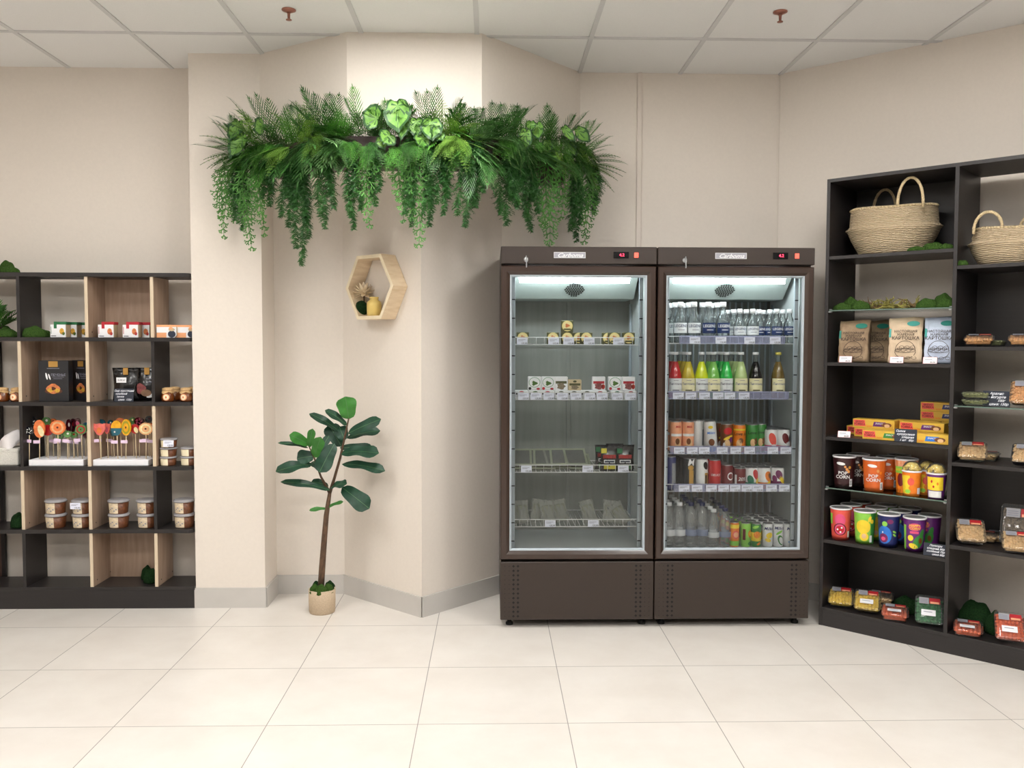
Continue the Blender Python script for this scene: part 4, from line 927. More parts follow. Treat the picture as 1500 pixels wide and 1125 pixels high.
# price tags on the rails
TL_ = [(765, 811, 833, 863, 906), (767, 785, 804, 824, 843.5, 864, 882, 904, 924), (771, 861, 913), (806, 869)]
TR_ = [(1018, 1056, 1098, 1135.5), (993.6, 1012, 1032, 1052, 1069, 1090), (995, 1014, 1031.5, 1058, 1077.6, 1098, 1132, 1151), (1002, 1021, 1042, 1060, 1077, 1094, 1110, 1130, 1149)]
LEV = ['top', 'second', 'third', 'fourth']
for nm, Zs, TT, yl in (('left', ZL, TL_, .089), ('right', ZR, TR_, .086)):
    for k, (z, row) in enumerate(zip(Zs, TT)):
        for i, px in enumerate(row):
            p = FPt(px, yl, z-.002); put(PT, 'price_tag', f'white price tag on the {LEV[k]} shelf rail of the {nm} cooler, {nth(i, len(row))}', 'price tag', p, 0, f'price tags in the {nm} cooler')

# ---- left cooler goods
OLV = mat('dark_olive_print', (.30, .30, .16), .5, var=.2); YEL = mat('soft_yellow_print', (.90, .83, .52), .5); 
def cheese():
    b = G().box(-.033, .033, 0, .032, 0, .064, OLV, .003); l = G(); f = front(-.0006)
    l.patch(f, 0, .034, .029, .029, YEL, 20, 2).patch(front(-.0012), 0, .034, .025, .025, mat('cheese_cream', (.93, .86, .62), .5), 20, 1).patch(front(-.0018), 0, .036, .012, .010, BISC, 10, 1, lobes=3, amp=.3).rect(front(-.0018), -.02, .02, .012, .020, OLV, 1)
    return [('carton', b.mesh('carton'), []), ('round_label', l.mesh('round_label'), [])]
CH = cheese()
for i, (px, yl, lv, lb) in enumerate(((765.7, .11, 0, 'standing alone at the left end'), (810, .11, 0, 'left of the stacked pair'), (831, .11, 0, 'bottom one of the stacked pair'), (831, .11, 1, 'topmost, stacked on another'), (859, .11, 0, 'right of the shelf middle'), (848, .16, 0, 'peeking out behind, right of middle'),
                                      (900, .11, 0, 'left one of the right hand pair'), (891, .16, 0, 'partly hidden behind the right hand pair'), (921, .11, 0, 'at the right end'))):
    p = FPt(px, yl, ZL[0]+.001+lv*.064); put(CH, 'cheese_carton', 'olive and cream cheese carton, left cooler top shelf, '+lb, 'carton', p, 0, 'cheese cartons in the left cooler')
MIR = mat('mirror_dark_print', (.15, .13, .12), .4)
def lowbox(c):
    b = G().box(-.036, .036, 0, .07, 0, .036 + .01, WHITE, .003); l = G(); f = front(-.0006)
    l.patch(f, 0, .036, .014, .007, c, 12, 1).patch(f, -.026, .028, .004, .005, INK, 8, 1).rect(f, -.012, .03, .022, .025, GREYINK, 1)
    return [('carton', b.mesh('carton'), []), ('printed_label', l.mesh('printed_label'), [])]
def upbox(kind):
    base = WHITE if kind in 'wv' else mat('kraft_print', (.80, .72, .58), .6)
    h = .074 if kind != 'k' else .058
    b = G().box(-.036, .036, 0, .04, 0, h, WHITE if kind != 'k' else base, .003); l = G(); f = front(-.0006); f2 = front(-.0012)
    if kind in 'wv': l.patch(f, 0, .043, .031, .028, mat('mint_ring', (.45, .62, .48), .5), 20, 1).patch(f2, 0, .043, .028, .025, WHITE, 20, 1).patch(front(-.0018), 0, .038, .015, .012, LEAFG, 10, 1, lobes=3, amp=.3).patch(f2, -.025, .010, .008, .008, MIR if kind == 'w' else RED, 8, 1).patch(f2, .02, .008, .010, .006, RED, 8, 1)
    elif kind == 'r': l.rect(f, -.03, .03, .036, .05, RED, 1).patch(f, 0, .022, .022, .018, MEAT, 12, 1, lobes=5, amp=.2).patch(f, .024, .02, .01, .014, mat('berry_red', (.75, .2, .15), .5), 10, 1)
    elif kind == 'm': l.rect(f, -.03, .03, .036, .05, OLV, 1).patch(f, 0, .022, .022, .018, mat('nut_grey', (.5, .44, .36), .5, var=.3, scale=90), 12, 1, lobes=5, amp=.2)
    else: l.rect(f, -.03, .03, .026, .038, OLV, 1).patch(f, 0, .016, .02, .012, MATS['nut_grey'], 12, 1, lobes=5, amp=.2).patch(f, 0, .048, .01, .006, OLV, 10, 1)
    return [('carton', b.mesh('carton'), []), ('printed_label', l.mesh('printed_label'), [])]
for i, (px, c, cn) in enumerate(zip((764, 784, 802, 822, 841, 860, 879, 904, 924), (RED, LEAFG, RED, OLV, OLV, OLV, RED, GRN, RED), ('red', 'green', 'red', 'olive', 'olive', 'olive', 'red', 'green', 'red'))):
    p = FPt(px, .115, ZL[1]+.001); put(lowbox(c), 'curd_carton', f'low white carton with {cn} mark, {nth(i, 9)}, second shelf of the left cooler', 'carton', p, 0, 'low cartons on the second shelf')
for i, (px, kd, lb) in enumerate(((783, 'w', 'white carton with a green ring, leftmost upright one'), (803, 'v', 'white carton with a green ring and red dots, second upright one'), (822, 'm', 'white carton with an olive band, third upright one'), (842, 'k', 'short kraft carton with an olive band'),
                                  (877, 'r', 'upright carton with a red band, left one of two'), (901, 'v', 'white carton with a green ring between the two red banded ones'), (921, 'r', 'upright carton with a red band at the right end'))):
    p = FPt(px, .125, ZL[1]+.0475); put(upbox(kd), 'snack_carton', lb+', left cooler second shelf', 'carton', p, 0, 'upright cartons on the second shelf')
FILM = clear('cloudy_film', (.75, .77, .74), .15, .35, (.42, .42, .38)); CHS = mat('sliced_cheese_print', (.40, .41, .34), .5, var=.3, scale=40)
def flatpack():
    b = G().box(-.055, .055, 0, .16, 0, .010, CHS, .003); c = G().ring(-.062, .062, 0, .17, [(0, 0), (.010, 0)], mat('pale_green_card', (.60, .62, .53), .5))
    c2 = G(); c2.box(-.062, .062, -.005, .165, .010, .013, clear('pack_film', (.9, .9, .9), .1, .15)); rim = G()
    for a, b2, d, e in ((-.062, .062, -.005, .010), (-.062, .062, .150, .165), (-.062, -.050, .010, .150), (.050, .062, .010, .150)): rim.box(a, b2, d, e, .0132, .015, MATS['pale_green_card'])
    return [('contents', b.mesh('contents'), []), ('film_cover', c2.mesh('film_cover'), []), ('card_rim', rim.mesh('card_rim'), [])]
FP = flatpack()
for i, (px, yl, lv, lb) in enumerate(((767, .10, 0, 'bottom left'), (797, .10, 0, 'bottom, second from left'), (820, .14, 0, 'bottom, third from left'), (768, .105, 1, 'upper left'), (793, .105, 1, 'upper, second from left'), (817, .12, 1, 'upper, third from left'), (850, .11, 0, 'bottom right'), (845, .12, 1, 'top right'))):
    p = FPt(px, yl, ZL[2]+.006+lv*.020); put(FP, 'sliced_cheese_pack', f'flat pale pack, {lb} of the pile, third shelf of the left cooler', 'pack', p, random.uniform(-.12, .12)*lv+.0, 'flat packs on the third shelf', rx=.36+.06*lv)
DKP = mat('black_coffee_film', (.06, .05, .05), .22, var=.3, coat=.3)
def coffeep(c2):
    b = pouch(.098, .135, .035, DKP); l = G(); f = front(-.018)
    l.rect(front(-.016), -.045, -.015, .098, .125, mat('yellow_panel', (.80, .75, .25), .5) if c2 == 'y' else GRN, 1).rect(f, -.035, .035, .070, .09, mat('scarlet_print', (.6, .08, .08), .4, var=.5, scale=150), 2).rect(f, -.03, .03, .045, .062, WHITE, 2).rect(front(-.0185), -.026, .026, .048, .058, NAVY, 1).rect(f, -.03, .036, .012, .035, MATS.get('yellow_panel') if c2 == 'y' else mat('deep_green_panel', (.1, .35, .15), .5), 2)
    return [('film_body', b.mesh('film_body'), []), ('printed_label', l.mesh('printed_label'), [])]
CPy, CPg = coffeep('y'), coffeep('g')
for px, yl, tp_, lb in ((892, .125, CPy, 'with yellow panels, front left'), (915, .125, CPg, 'with green panels, front right'), (884, .19, CPg, 'half hidden at the rear left'), (916, .19, CPy, 'behind, at the right end'), (900, .25, CPy, 'rearmost in the middle')):
    p = FPt(px, yl, ZL[2]+.001); put(tp_, 'snack_pouch', f'small dark glossy pouch {lb}, left cooler third shelf', 'pouch', p, 0, 'dark pouches in the left cooler')
GRF = clear('grey_vacuum_film', (.7, .72, .68), .2, .6, (.32, .33, .30))
def packet():
    b = pouch(.085, .125, .016, GRF, .004); return [('film_body', b.mesh('film_body'), []), ('contents', G().box(-.03, .03, -.004, .004, .01, .10, CHS, .003).mesh('contents'), [])]
PK = packet()
for i, (px, yl, r) in enumerate(((765, .16, -.05), (787, .20, .15), (804, .15, -.1), (824, .20, -.2), (866, .18, -.25), (893, .16, .1), (915, .14, -.5))):
    p = FPt(px, yl, ZL[3]+.004); put(PK, 'vacuum_packet', f'grey vacuum packet, {nth(i, 7)}, bottom shelf of the left cooler', 'packet', p, 0, 'grey vacuum packets', rx=-.35, ry=r)

# ---- right cooler goods
CLG = clear('clear_bottle_glass', (.93, .96, .96), .04, .06, (.8, .88, .9)); PETB = clear('clear_pet', (.95, .96, .96), .05, .11, (.95, .97, .97)); CAPW = mat('white_cap', (.92, .92, .93), .4); CAPN = mat('navy_cap', (.10, .13, .32), .4); CAPY = mat('gold_cap', (.80, .75, .35), .4)
LBN = mat('navy_label', (.10, .19, .38), .4); LBW = mat('white_label', (.90, .91, .92), .45); LBC = mat('cream_paper_label', (.93, .90, .74), .5); BLU = mat('pale_blue_print', (.55, .66, .80), .5)
def glass_bottle(r, h, lab, txt=True):
    b = G().lathe([(0, .002), (r*.9, 0), (r, .006), (r, h*.52), (r*.93, h*.60), (r*.6, h*.70), (r*.40, h*.78), (r*.38, h*.90)], CLG, 20)
    cp = G().lathe([(r*.40, h*.88), (r*.46, h*.885), (r*.46, h*.99), (r*.40, h), (0, h)], CAPW, 14)
    fn = around(lambda z: r, .0008); l = G().rect(fn, -r*1.25, r*1.25, h*.24, h*.49, lab, 10)
    if txt: l.text(around(lambda z: r, .0016), 'LEGEND', h*.095, 0, h*.41, WHITE if lab is LBN else LBN).rect(around(lambda z: r, .0014), -r*.5, r*.5, h*.31, h*.325, WHITE if lab is LBN else GREYINK, 4)
    return [('glass_body', b.mesh('glass_body'), []), ('cap', cp.mesh('cap'), []), ('paper_label', l.mesh('paper_label'), [])]
GB = {(s, c): glass_bottle(.0365 if s == 'L' else .0325, .222 if s == 'L' else .185, LBN if c == 'n' else LBW) for s in 'LS' for c in 'nw'}
dpn = ['front row', 'second row', 'third row', 'fourth row', 'fifth row']
for i, (px, s, c, n) in enumerate(((996, 'L', 'w', 3), (1016, 'L', 'w', 3), (1037, 'L', 'n', 2), (1058.5, 'L', 'n', 3), (1083, 'S', 'w', 4), (1102, 'S', 'w', 4), (1120, 'S', 'n', -3), (1137, 'S', 'n', 4), (1156, 'S', 'n', 4))):
    p0 = FPt(px, .14, ZR[0]+.002)
    for k in range(abs(n)):
        if n < 0 and k == 0: continue
        y = .14+.075*k; p = Vector((p0.x-.013*k+(.0 if n > 0 else .004), FYY+y, p0.z)); put(GB[(s, c)], 'water_bottle', f'{"large" if s == "L" else "small"} clear glass bottle, {"navy" if c == "n" else "white"} label, {dpn[k]}, {nth(i, 9)}, top shelf', 'bottle', p, random.uniform(-.15, .15), 'glass water bottles')
def soda(col, labm, cap, name):
    r, h = .037, .250; liq = mat('soda_'+name, col, .12, var=.06, coat=.5, spec=.5)
    b = G().lathe([(0, .002), (r*.92, 0), (r, .006), (r, h*.38), (r*.93, h*.50), (r*.62, h*.68), (r*.45, h*.76), (r*.38, h*.79)], liq, 20)
    nk = G().lathe([(r*.38, h*.79), (r*.34, h*.88), (r*.34, h*.945)], CLG, 14)
    cp = G().lathe([(r*.36, h*.94), (r*.44, h*.943), (r*.44, h*.995), (r*.38, h), (0, h)], cap, 16)
    f = around(lambda z: r, .0008); l = G().rect(f, -r*1.2, r*1.2, h*.13, h*.43, labm, 10); f2 = around(lambda z: r, .0016)
    l.text(f2, 'Лимонад', h*.07, 0, h*.31, GREYINK).rect(f2, -r*.35, r*.35, h*.38, h*.39, GREYINK, 3).rect(f2, -r*.5, r*.5, h*.16, h*.185, GREYINK if labm is LBW else OLV, 4)
    return [('liquid_body', b.mesh('liquid_body'), []), ('neck', nk.mesh('neck'), []), ('cap', cp.mesh('cap'), []), ('paper_label', l.mesh('paper_label'), [])]
SODA = [(988.5, (.72, .16, .18), LBW, CAPW, 'red', 2), (1007.5, (.78, .70, .20), LBC, CAPW, 'orange yellow', 3), (1027, (.83, .88, .16), LBW, CAPW, 'bright yellow', 1), (1044, (.48, .74, .34), LBC, CAPW, 'pale green', 2), (1063, (.16, .72, .30), LBW, CAPW, 'bright green', 3), (1084.5, (.70, .78, .52), LBC, CAPW, 'cloudy pale green', 3), (1106, (.05, .04, .05), LBC, CAPW, 'black', 1), (1139, (.42, .34, .14), LBC, CAPY, 'amber with a gold cap', 1)]
for i, (px, c, lb, cp, nm, n) in enumerate(SODA):
    tp_ = soda(c, lb, cp, nm.replace(' ', '_')); p0 = FPt(px, .14, ZR[1]+.002)
    for k in range(n): put(tp_, 'soda_bottle', f'{nm} lemonade bottle, {dpn[k]}, right cooler second shelf', 'bottle', (p0.x-.004*k, FYY+.14+.082*k, p0.z), random.uniform(-.1, .1), 'lemonade bottles')
CANT = mat('can_aluminium', (.66, .66, .67), .3, .85)
def can(r, h, body, deco=None):
    b = G().lathe([(r*.78, 0), (r*.96, h*.03), (r, h*.05), (r, h*.92), (r*.90, h*.965)], body, 20)
    e = G().lathe([(r*.90, h*.963), (r*.92, h*.975), (r*.92, h), (r*.87, h), (r*.85, h*.985), (0, h*.985)], CANT, 18).lathe([(0, .004), (r*.6, .004), (r*.78, 0)], CANT, 16)
    tb = G().patch(lambda x, z: (x, z, h*.992), 0, 0, r*.35, r*.2, CANT, 10, 1)
    l = G(); f = around(lambda z: r, .0007); f2 = around(lambda z: r, .0014)
    for d in (deco or []):
        k = d[0]
        if k == 'p': l.patch(f if len(d) < 8 else f2, d[1]*r, d[2]*h, d[3]*r, d[4]*h, d[5], 14, 3, d[6] if len(d) > 6 else 0)
        elif k == 'r': l.rect(f, d[1]*r, d[2]*r, d[3]*h, d[4]*h, d[5], 8)
        elif k == 't': l.text(f2, d[1], d[2]*h, d[3]*r, d[4]*h, d[5], .2)
    out = [('can_body', b.mesh('can_body'), []), ('lid', e.mesh('lid'), [('pull_tab', tb.mesh('pull_tab'))])]
    if deco: out.append(('printed_design', l.mesh('printed_design'), []))
    return out
def pm(n, c): return mat('print_'+n, c, .35, var=.08)
P = dict(peach=pm('peach', (.93, .65, .50)), white=pm('white', (.90, .90, .90)), black=pm('black', (.08, .08, .09)), red=pm('red', (.75, .10, .12)), orange=pm('orange', (.92, .50, .12)), green=pm('green', (.22, .52, .22)), lime=pm('lime', (.55, .80, .30)), yellow=pm('yellow', (.95, .82, .20)), pink=pm('pink', (.88, .32, .50)), coral=pm('coral', (.90, .35, .30)), maroon=pm('maroon', (.42, .08, .10)), brown=pm('brown', (.45, .26, .12)), gold=pm('gold', (.72, .54, .18)), navy=pm('navy', (.12, .15, .38)), violet=pm('violet', (.45, .12, .35)), sky=pm('sky', (.45, .68, .88)), dgreen=pm('deep_green', (.05, .42, .30)), skin=pm('tan', (.90, .74, .55)), grey=pm('grey', (.55, .56, .58)), purple=pm('purple', (.40, .16, .45)), blue=pm('blue', (.15, .45, .80)))
CANS = {
 'peach': can(.033, .172, P['peach'], [('t', 'Milk', .10, 0, .82, P['red']), ('p', 0, .30, .5, .16, P['skin']), ('p', -.1, .36, .35, .10, P['brown'], 0, 1), ('r', -1.2, 1.2, .52, .60, P['white']), ('p', 0, .08, .5, .06, P['white'])]),
 'white tall': can(.033, .174, P['white'], [('p', 0, .80, .4, .05, P['yellow']), ('t', 'Milkis', .11, 0, .62, P['blue']), ('p', 0, .33, .5, .11, P['brown']), ('p', 0, .12, .7, .10, P['sky'])]),
 'grey tall': can(.033, .172, P['white'], [('r', .6, 1.3, .2, .7, P['grey'])]),
 'dark brown': can(.034, .158, P['brown'], [('p', .1, .75, .7, .12, P['red'], .3), ('p', .2, .52, .9, .05, P['yellow'], .4), ('p', 0, .28, .5, .18, P['skin']), ('p', -.5, .2, .25, .15, P['white']), ('p', .6, .45, .3, .1, P['purple'])]),
 'orange tall': can(.034, .155, P['orange'], [('r', -1.2, 1.2, .78, .84, P['yellow']), ('t', 'Love is', .16, 0, .66, P['black']), ('p', -.1, .32, .45, .15, P['skin']), ('p', .2, .42, .4, .10, P['brown']), ('p', 0, .12, .6, .09, P['yellow'])]),
 'green tall': can(.034, .155, P['green'], [('t', 'Love is', .16, 0, .70, P['black']), ('p', -.2, .35, .4, .14, P['skin']), ('p', .3, .40, .3, .12, P['brown']), ('p', 0, .12, .5, .09, P['maroon'])]),
 'pink fruit': can(.036, .128, P['white'], [('r', -1.5, 1.5, .06, .32, P['pink']), ('p', .1, .58, .55, .28, P['coral'], .3), ('p', .3, .25, .4, .12, P['white'], .5)]),
 'crimson fruit': can(.036, .128, P['white'], [('r', -1.5, 1.5, .06, .30, P['coral']), ('p', .0, .60, .5, .25, P['maroon'], .3), ('p', .4, .35, .5, .12, P['white'], .5), ('p', .7, .6, .15, .15, P['black'])]),
 'navy': can(.029, .185, P['navy'], [('r', .2, 1.2, .2, .8, P['grey'])]),
 'black and gold': can(.033, .175, P['black'], [('r', -.1, .7, .05, .62, P['gold']), ('p', .2, .70, .5, .08, P['gold']), ('t', 'M', .3, .2, .86, P['white'])]),
 'white and black': can(.033, .172, P['white'], [('r', .1, .9, .04, .55, P['gold']), ('r', .15, .6, .04, .48, P['black']), ('p', .3, .78, .45, .13, P['black'], .3)]),
 'red': can(.033, .166, P['red'], [('r', -.1, .35, .05, .2, P['white']), ('t', 'DEUCE', .10, 0, .5, P['white'])]),
 'maroon cola': can(.033, .138, P['maroon'], [('p', .15, .55, .55, .16, P['white']), ('p', .15, .55, .42, .11, P['maroon'], 0, 1)]),
 'dark maroon': can(.033, .120, P['maroon'], [('t', '20%', .22, .1, .5, P['white']), ('r', -1.2, -.8, .2, .7, P['white'])]),
 'green fruit': can(.036, .124, P['white'], [('r', -1.5, 1.5, .06, .34, P['dgreen']), ('p', -.6, .45, .5, .22, P['dgreen'], .3), ('p', .3, .68, .5, .25, P['red'], .4), ('p', .7, .4, .5, .12, P['yellow'], .8)]),
 'orange fruit': can(.036, .124, P['white'], [('r', -1.5, 1.5, .06, .34, P['orange']), ('p', .3, .6, .6, .25, P['orange'], .4), ('p', .5, .62, .3, .14, P['brown'], .4, 1), ('p', .4, .3, .6, .1, P['yellow'], .6)]),
 'purple fruit': can(.036, .124, P['white'], [('r', -1.5, 1.5, .06, .40, P['violet']), ('p', .1, .68, .5, .22, P['violet'], .4), ('p', .6, .45, .35, .2, P['yellow'], .6), ('p', -.6, .5, .4, .16, P['violet'], .3)]),
 'orange juice': can(.027, .138, P['orange'], [('r', -1.5, 1.5, .75, .9, P['yellow']), ('p', 0, .5, .7, .17, P['coral']), ('p', 0, .5, .5, .11, P['peach'], 0, 1), ('r', -1.5, 1.5, .06, .25, P['lime'])]),
 'green juice': can(.027, .133, P['lime'], [('p', .6, .55, .6, .16, P['orange']), ('p', .6, .55, .4, .10, P['yellow'], 0, 1), ('r', -1.1, -.5, .3, .75, P['maroon']), ('p', .5, .15, .5, .08, P['green'])]),
 'lime juice': can(.027, .130, P['green'], [('r', -1.5, 1.5, .25, .62, P['yellow']), ('p', 0, .52, .7, .15, P['orange']), ('p', .4, .15, .5, .05, P['orange'], .5), ('p', -.3, .85, .7, .06, P['lime'], .3)]),
 'yellow milk': can(.027, .130, P['white'], [('t', 'Milkis', .18, 0, .78, P['navy']), ('p', .1, .5, .7, .12, P['yellow'], .5), ('p', -.2, .3, .6, .08, P['yellow'], -.3)]),
 'melon milk': can(.027, .130, P['white'], [('t', 'Milkis', .18, 0, .80, P['navy']), ('p', 0, .62, .8, .05, P['lime'], .6), ('p', .3, .3, .6, .22, P['green'], .3), ('p', .4, .28, .42, .16, P['white'], .3, 1)]),
 'blue milk': can(.027, .130, P['white'], [('t', 'Milkis', .18, .2, .78, P['navy']), ('p', .4, .35, .7, .12, P['sky'], .6), ('p', .1, .2, .6, .06, P['sky'], -.3)])}
def canrow(rows, z, shelf_nm, y0=.14, dz=.074):
    for i, (px, kd, n, lean) in enumerate(rows):
        p0 = FPt(px, y0, z+.002); r = .036
        for k in range(n):
            put(CANS[kd], 'drink_can', f'{kd} drink can, {dpn[k]}, {nth(i, len(rows))}, right cooler {shelf_nm}', 'can', (p0.x-.006*k, FYY+y0+dz*k, p0.z), random.uniform(-.25, .25), f'drink cans on the {shelf_nm}', ry=lean if k == 0 else 0)
canrow([(989.5, 'peach', 3, 0), (1007.5, 'peach', 3, 0), (1043, 'white tall', 2, -.09), (1064, 'dark brown', 2, 0), (1082.5, 'orange tall', 3, 0), (1101, 'green tall', 2, 0), (1129, 'pink fruit', 3, 0), (1147, 'crimson fruit', 3, 0)], ZR[2], 'third shelf')
for px, yl, kd in ((1021.5, .2, 'grey tall'), (1113, .17, 'green tall')):
    p = FPt(px, yl, ZR[2]+.002); put(CANS[kd], 'drink_can', f'{kd} drink can set back from the front row, right cooler third shelf', 'can', p, 0, 'drink cans on the third shelf')
canrow([(982, 'navy', 2, 0), (1008.5, 'black and gold', 3, 0), (1027.5, 'white and black', 2, 0), (1046.5, 'red', 3, 0), (1064.5, 'maroon cola', 3, 0), (1083, 'dark maroon', 2, 0), (1100, 'green fruit', 3, 0), (1118.5, 'orange fruit', 3, 0), (1138.5, 'purple fruit', 3, 0)], ZR[3], 'fourth shelf')
canrow([(1075, 'orange juice', 5, 0), (1092, 'green juice', 5, 0), (1107, 'lime juice', 5, 0), (1124, 'yellow milk', 5, 0), (1139.5, 'melon milk', 5, 0), (1154.5, 'blue milk', 5, 0)], .4055, 'floor', .13, .066)
def pet(h, cap, band, r=.033):
    b = G().lathe([(0, .006), (r*.6, 0), (r*.95, .006), (r, .02), (r*.97, h*.14), (r, h*.17), (r*.97, h*.21), (r, h*.24), (r*.98, h*.42), (r*.98, h*.46), (r, h*.50), (r, h*.62), (r*.80, h*.76), (r*.42, h*.88), (r*.36, h*.93)], PETB, 20)
    cp = G().lathe([(r*.38, h*.92), (r*.46, h*.92), (r*.46, h*.99), (r*.42, h), (0, h)], cap, 14)
    l = G().lathe([(r*1.01, h*.26), (r*1.01, h*.40)], band, 20)
    return [('bottle_body', b.mesh('bottle_body'), []), ('cap', cp.mesh('cap'), []), ('label_band', l.mesh('label_band'), [])]
PB = {k: pet(*v) for k, v in {'Lw': (.245, CAPW, clear('pale_band', (.9, .92, .95), .2, .6, (.85, .87, .9))), 'Ln': (.245, CAPN, clear('navy_band', (.7, .75, .9), .2, .6, (.30, .35, .50))), 'Sw': (.207, CAPW, MATS['pale_band']), 'Sn': (.213, CAPN, MATS['navy_band'])}.items()}
for i, (px, kd, n) in enumerate(((979.5, 'Lw', 4), (995, 'Lw', 4), (1011.5, 'Ln', 4), (1028, 'Ln', 3), (1044.5, 'Sw', 5), (1061.5, 'Sn', 5))):
    p0 = FPt(px, .13, .4075)
    for k in range(n): put(PB[kd], 'water_bottle', f'{"large" if kd[0] == "L" else "small"} plastic water bottle, {"white" if kd[1] == "w" else "navy"} cap, {dpn[k]}, {nth(i)}, cooler floor', 'bottle', (p0.x+.002*k, FYY+.13+.078*k, p0.z), random.uniform(0, 1), 'plastic water bottles')

# ================================================================== right shelving
UO = Vector((1.775, 4.533, 0)); UA = math.radians(-43.5); UU = Vector((math.cos(UA), math.sin(UA), 0)); UN = Vector((-UU.y, UU.x, 0))
UW = .605; UD = .38; TH = .018; UHT = 2.39
XD = [0, .624, 1.248]
t = thing('tall_shelving_unit', 'tall black-brown open shelving unit standing along the right angled wall', 'shelf', UO, UA)
part('side_panel', G().box(0, TH, 0, UD, 0, UHT, BLACK, .0008), t)
part('divider', G().box(XD[1], XD[1]+TH, .0, UD, .10, UHT-TH, BLACK, .0008), t)
part('side_panel', G().box(XD[2], XD[2]+TH, 0, UD, 0, UHT, BLACK, .0008), t)
part('top_board', G().box(TH, XD[2], 0, UD, UHT-TH, UHT, BLACKH, .0008), t)
part('bottom_board', G().box(TH, XD[2], 0, UD, .082, .10, BLACKH, .0008), t)
part('plinth', G().box(TH, XD[2], .003, .021, 0, .082, BLACK), t)
C1 = [.10, .470, 1.026, 1.423, 1.984, UHT]; C2 = [.10, .540, .947, 1.509, 1.899, UHT]
def zb(c, k): return c[k] if k == 0 else c[k]+.0
for c, xa, xb in ((C1, TH, XD[1]), (C2, XD[1]+TH, XD[2])):
    for z in c[1:-1]: part('shelf_board', G().box(xa, xb, .002, UD-.004, z-TH, z, BLACKH, .0008), t)
for k in (0, 2, 4): part('back_panel', G().box(TH, XD[1], UD-.006, UD, C1[k]+.0, C1[k+1]-TH, BLACK), t)
for k in (1, 3): part('back_panel', G().box(XD[1]+TH, XD[2], UD-.006, UD, C2[k], C2[k+1]-TH, BLACK), t)
G1, G2, G3 = 1.700, .752, 1.223
for z, xa, xb in ((G1, TH, XD[1]), (G2, TH, XD[1]), (G3, XD[1]+TH, XD[2])):
    gs = part('glass_shelf', G().box(xa+.002, xb-.002, .01, UD-.02, z-.006, z, GLASS), t, 'clear glass shelf')
    part('polished_edge', G().box(xa+.002, xb-.002, .008, .01, z-.006, z, GEDGE), gs)
    for X in (xa, xb-.016): part('shelf_clip', G().box(X, X+.016, .002, .022, z-.014, z-.006, STEEL, .002).box(X, X+.016, .012, .022, z+.0005, z+.006, STEEL, .002), gs)
def UPt(px, wd, z):
    """point of the unit at depth wd behind its front seen at picture column px"""
    Pp = UO+UN*wd; v = 500
    for _ in range(6):
        q = at_plane(px, v, Pp, UN); v -= (z-q.z)/max(1, q.y)*F_PX
    q = at_plane(px, v, Pp, UN); q.z = z; return q
def um(px, wd, z, rx, ry, h, lb, m=None): q = UPt(px, wd, z); o = moss(q.x, q.y, z, rx, ry, h, lb, m); o.rotation_euler.z = UA; return o
# ---- baskets
SEA = mat('woven_seagrass', (.84, .76, .64), .8, var=.2, scale=38, kind='wave', bump=.8, stretch=(.6, .6, 1), col2=(.72, .63, .50))
ROPE = mat('seagrass_rope', (.78, .70, .55), .85, var=.25, scale=120, bump=.5)
def basket(label, px, wd, z, R, sy, prof, hx_, hh, rz=0):
    q = UPt(px, wd, z); t = thing('seagrass_basket', label, 'basket', q, UA+rz, 'woven seagrass baskets')
    b = G().lathe([(r*R, zz) for r, zz in prof]+[(r*R*.97, zz) for r, zz in prof[::-1] if zz > .02]+[(0, .02)], SEA, 44, sy=sy)
    for i, (x, y, zz) in enumerate(b.v):
        a = math.atan2(y, x); b.v[i] = (x*(1+.012*math.sin(3*a)), y*(1+.012*math.sin(2*a)), zz+(.006*math.sin(2*a+1) if zz > .03 else 0))
    part('basket_body', b, t)
    rt = max(zz for _, zz in prof); rr = [r for r, zz in prof if zz == rt][0]*R
    br = G(); n = 70
    for k in range(n):
        a = 2*PI*k/n; br.ball(.0075, ROPE, T(rr*math.sin(a), -rr*sy*math.cos(a), rt-.008+.006*math.sin(2*math.atan2(-rr*sy*math.cos(a), rr*math.sin(a))+1)), 6, 4, 1.3, 1, .8)
    part('braided_rim', br, t)
    for sg, X in ((-1, hx_[0]), (1, hx_[1])):
        pts = []
        for k in range(17):
            a = PI*k/16; pts.append(Vector((X-.062*math.cos(a)+.0, sg*(-1)*0+(-rr*sy*.86 if sg < 0 else rr*sy*.86)*math.cos(.2), rt-.03+(hh+.03)*math.sin(a)**.8)))
        part('handle', G().tube(pts, [.0068+.0012*(k % 2) for k in range(17)], ROPE, 7), t)
    return t
basket('large woven seagrass basket with two handles in the top left cell', 1307, .19, C1[4]+.001, .236, .74, [(0, 0), (.68, 0), (.72, .012), (.90, .08), (.975, .122), (1.025, .134), (.985, .140), (.94, .150), (.925, .20), (.905, .240), (.895, .247)], (.125, -.09), .125)
basket('smaller woven seagrass basket in the next top cell, cut by the picture edge', 1487, .17, C2[4]+.001, .205, .78, [(0, 0), (.72, 0), (.78, .012), (.92, .06), (.98, .092), (1.03, .10), (.975, .106), (.92, .118), (.93, .135), (.87, .165), (.84, .18)], (-.095, .05), .07)
um(1342, .04, C1[4], .045, .028, .022, 'flat moss clump in front of the large basket'); um(1367, .06, C1[4], .055, .03, .036, 'rounded moss clump right of the large basket'); um(1386, .05, C1[4], .035, .026, .026, 'small moss clump at the divider beside the large basket')
um(1410, .03, C2[4], .028, .022, .024, 'small moss clump left of the smaller basket')
